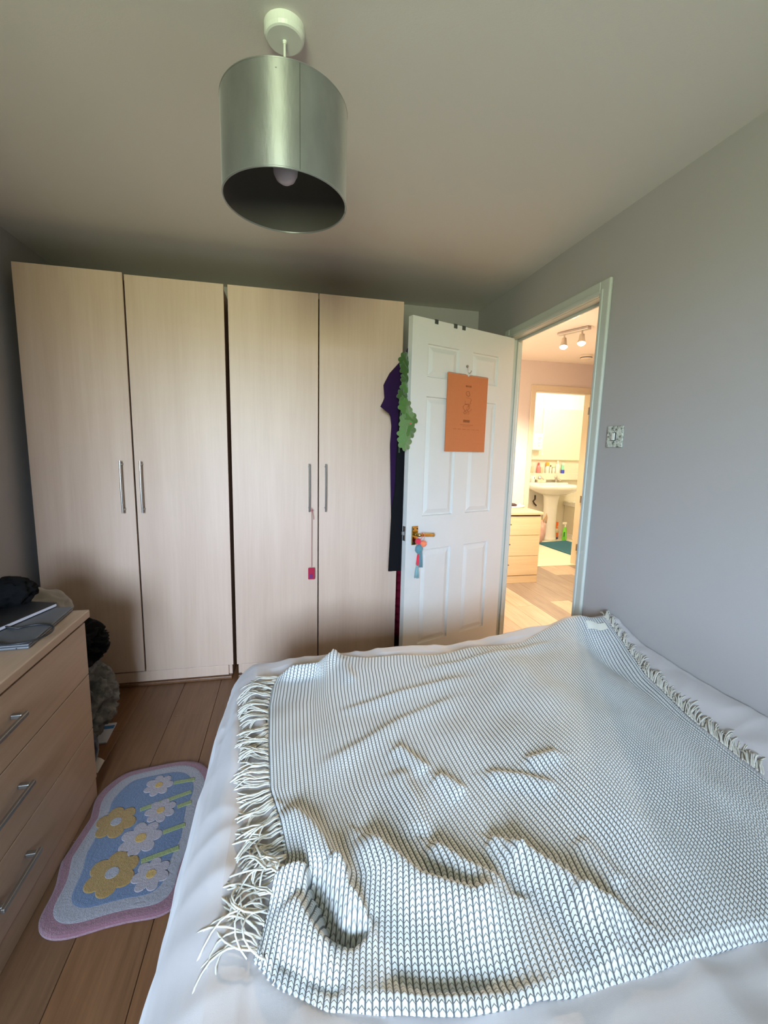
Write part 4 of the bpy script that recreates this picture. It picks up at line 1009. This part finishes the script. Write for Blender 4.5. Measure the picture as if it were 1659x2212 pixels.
    r = MB(); r.box(2.92, 3.0, 2.12, 3.645, .50, .56); r.box(3.55, 3.62, 2.12, 3.645, .50, .56); r.box(3.0, 3.55, 2.12, 2.2, .50, .56); r.box(3.0, 3.55, 3.55, 3.645, .50, .56); r.box(3.0, 3.55, 2.2, 3.55, .50, .51)
    r.make('rim', M_CERAMIC, ba, bevel=.012, seg=3)
    MB().box(2.93, 2.945, 2.13, 3.64, 0, .07).make('skirting', M_CERAMIC, ba, bevel=.004)
    bg = thing('pink_bag', (2.30, 3.28, 0), 'pale pink bag slumped beside the basin pedestal', 'bag')
    pk = fabric('pale_pink_cloth', (.72, .44, .36, 1), 300)
    MB().blob((2.30, 3.28, .17), .13, .22, 2.2, 5, 4, (.75, .7, 1.35), True, .003).make('body', pk, bg, smooth=True)
    MB().tube([(2.33, 3.24, .30), (2.35, 3.23, .38), (2.37, 3.23, .42), (2.385, 3.235, .37), (2.375, 3.24, .29)], .012, 8).make('handle', fabric('tan_strap', (.62, .42, .26, 1), 300), bg, smooth=True)
    gb = thing('spray_bottle', (2.745, 3.30, 0), 'bright green spray bottle on the bathroom floor by the pedestal', 'spray bottle')
    MB().lathe([(.030, 0), (.037, .02), (.036, .10), (.031, .16), (.020, .205), (.013, .215)], (2.745, 3.30, .001), 20, 1, .7).make('body', P('green_plastic', (.18, .62, .05, 1), .25), gb, smooth=True)
    MB().box(2.715, 2.73, 3.272, 3.277, .07, .14).make('label', P('dark_green_print', (.02, .14, .06, 1)), gb)
    MB().cone((2.745, 3.30, .215), (2.745, 3.30, .25), .013, .011, 12).make('collar', white, gb)
    MB().box(2.70, 2.765, 3.288, 3.312, .25, .285).make('trigger_head', white, gb, bevel=.006)
    ob = thing('cleaner_bottle', (2.705, 3.46, 0), 'clear and orange cleaner bottle half hidden by the pedestal', 'bottle')
    MB().lathe([(.034, 0), (.038, .02), (.038, .11), (.030, .16), (.014, .20)], (2.705, 3.46, .001), 20).make('body', P('orange_liquid', (.85, .18, .04, 1), .2), ob, smooth=True)
    MB().lathe([(.0385, .10), (.0385, .13), (.031, .162)], (2.705, 3.46, .001), 20).make('clear_top', P('pale_plastic', (.75, .62, .42, 1), .2), ob, smooth=True)
    MB().lathe([(.0385, .0), (.0388, .03)], (2.705, 3.46, .001), 20).make('base_label', P('navy_print', (.06, .08, .25, 1)), ob)
    MB().box(2.665, 2.73, 3.445, 3.475, .20, .265).make('trigger_head', P('red_orange_plastic', (.90, .18, .04, 1)), ob, bevel=.008)
    mt = NT('teal_pile'); p = mt.pos(); nz = mt.noise(p, 130, 3, .7); col = mt.mix(nz, (.008, .06, .09, 1), (.05, .20, .26, 1)); mm = mt.bsdf(col, 1, mt.bump(nz, .9, .004))
    ma = MB(); q = [(2.20, 3.165), (2.275, 2.42), (2.82, 2.46), (2.745, 3.27)]
    ma.prism([(2.21, 3.16), (2.265, 2.42), (2.86, 2.60), (2.745, 3.262)], .001, .016); o = ma.make('bath_mat', mm, None, bevel=.006); tag(o, 'teal bath mat on the cream bathroom floor', 'bath mat')
bathroom()
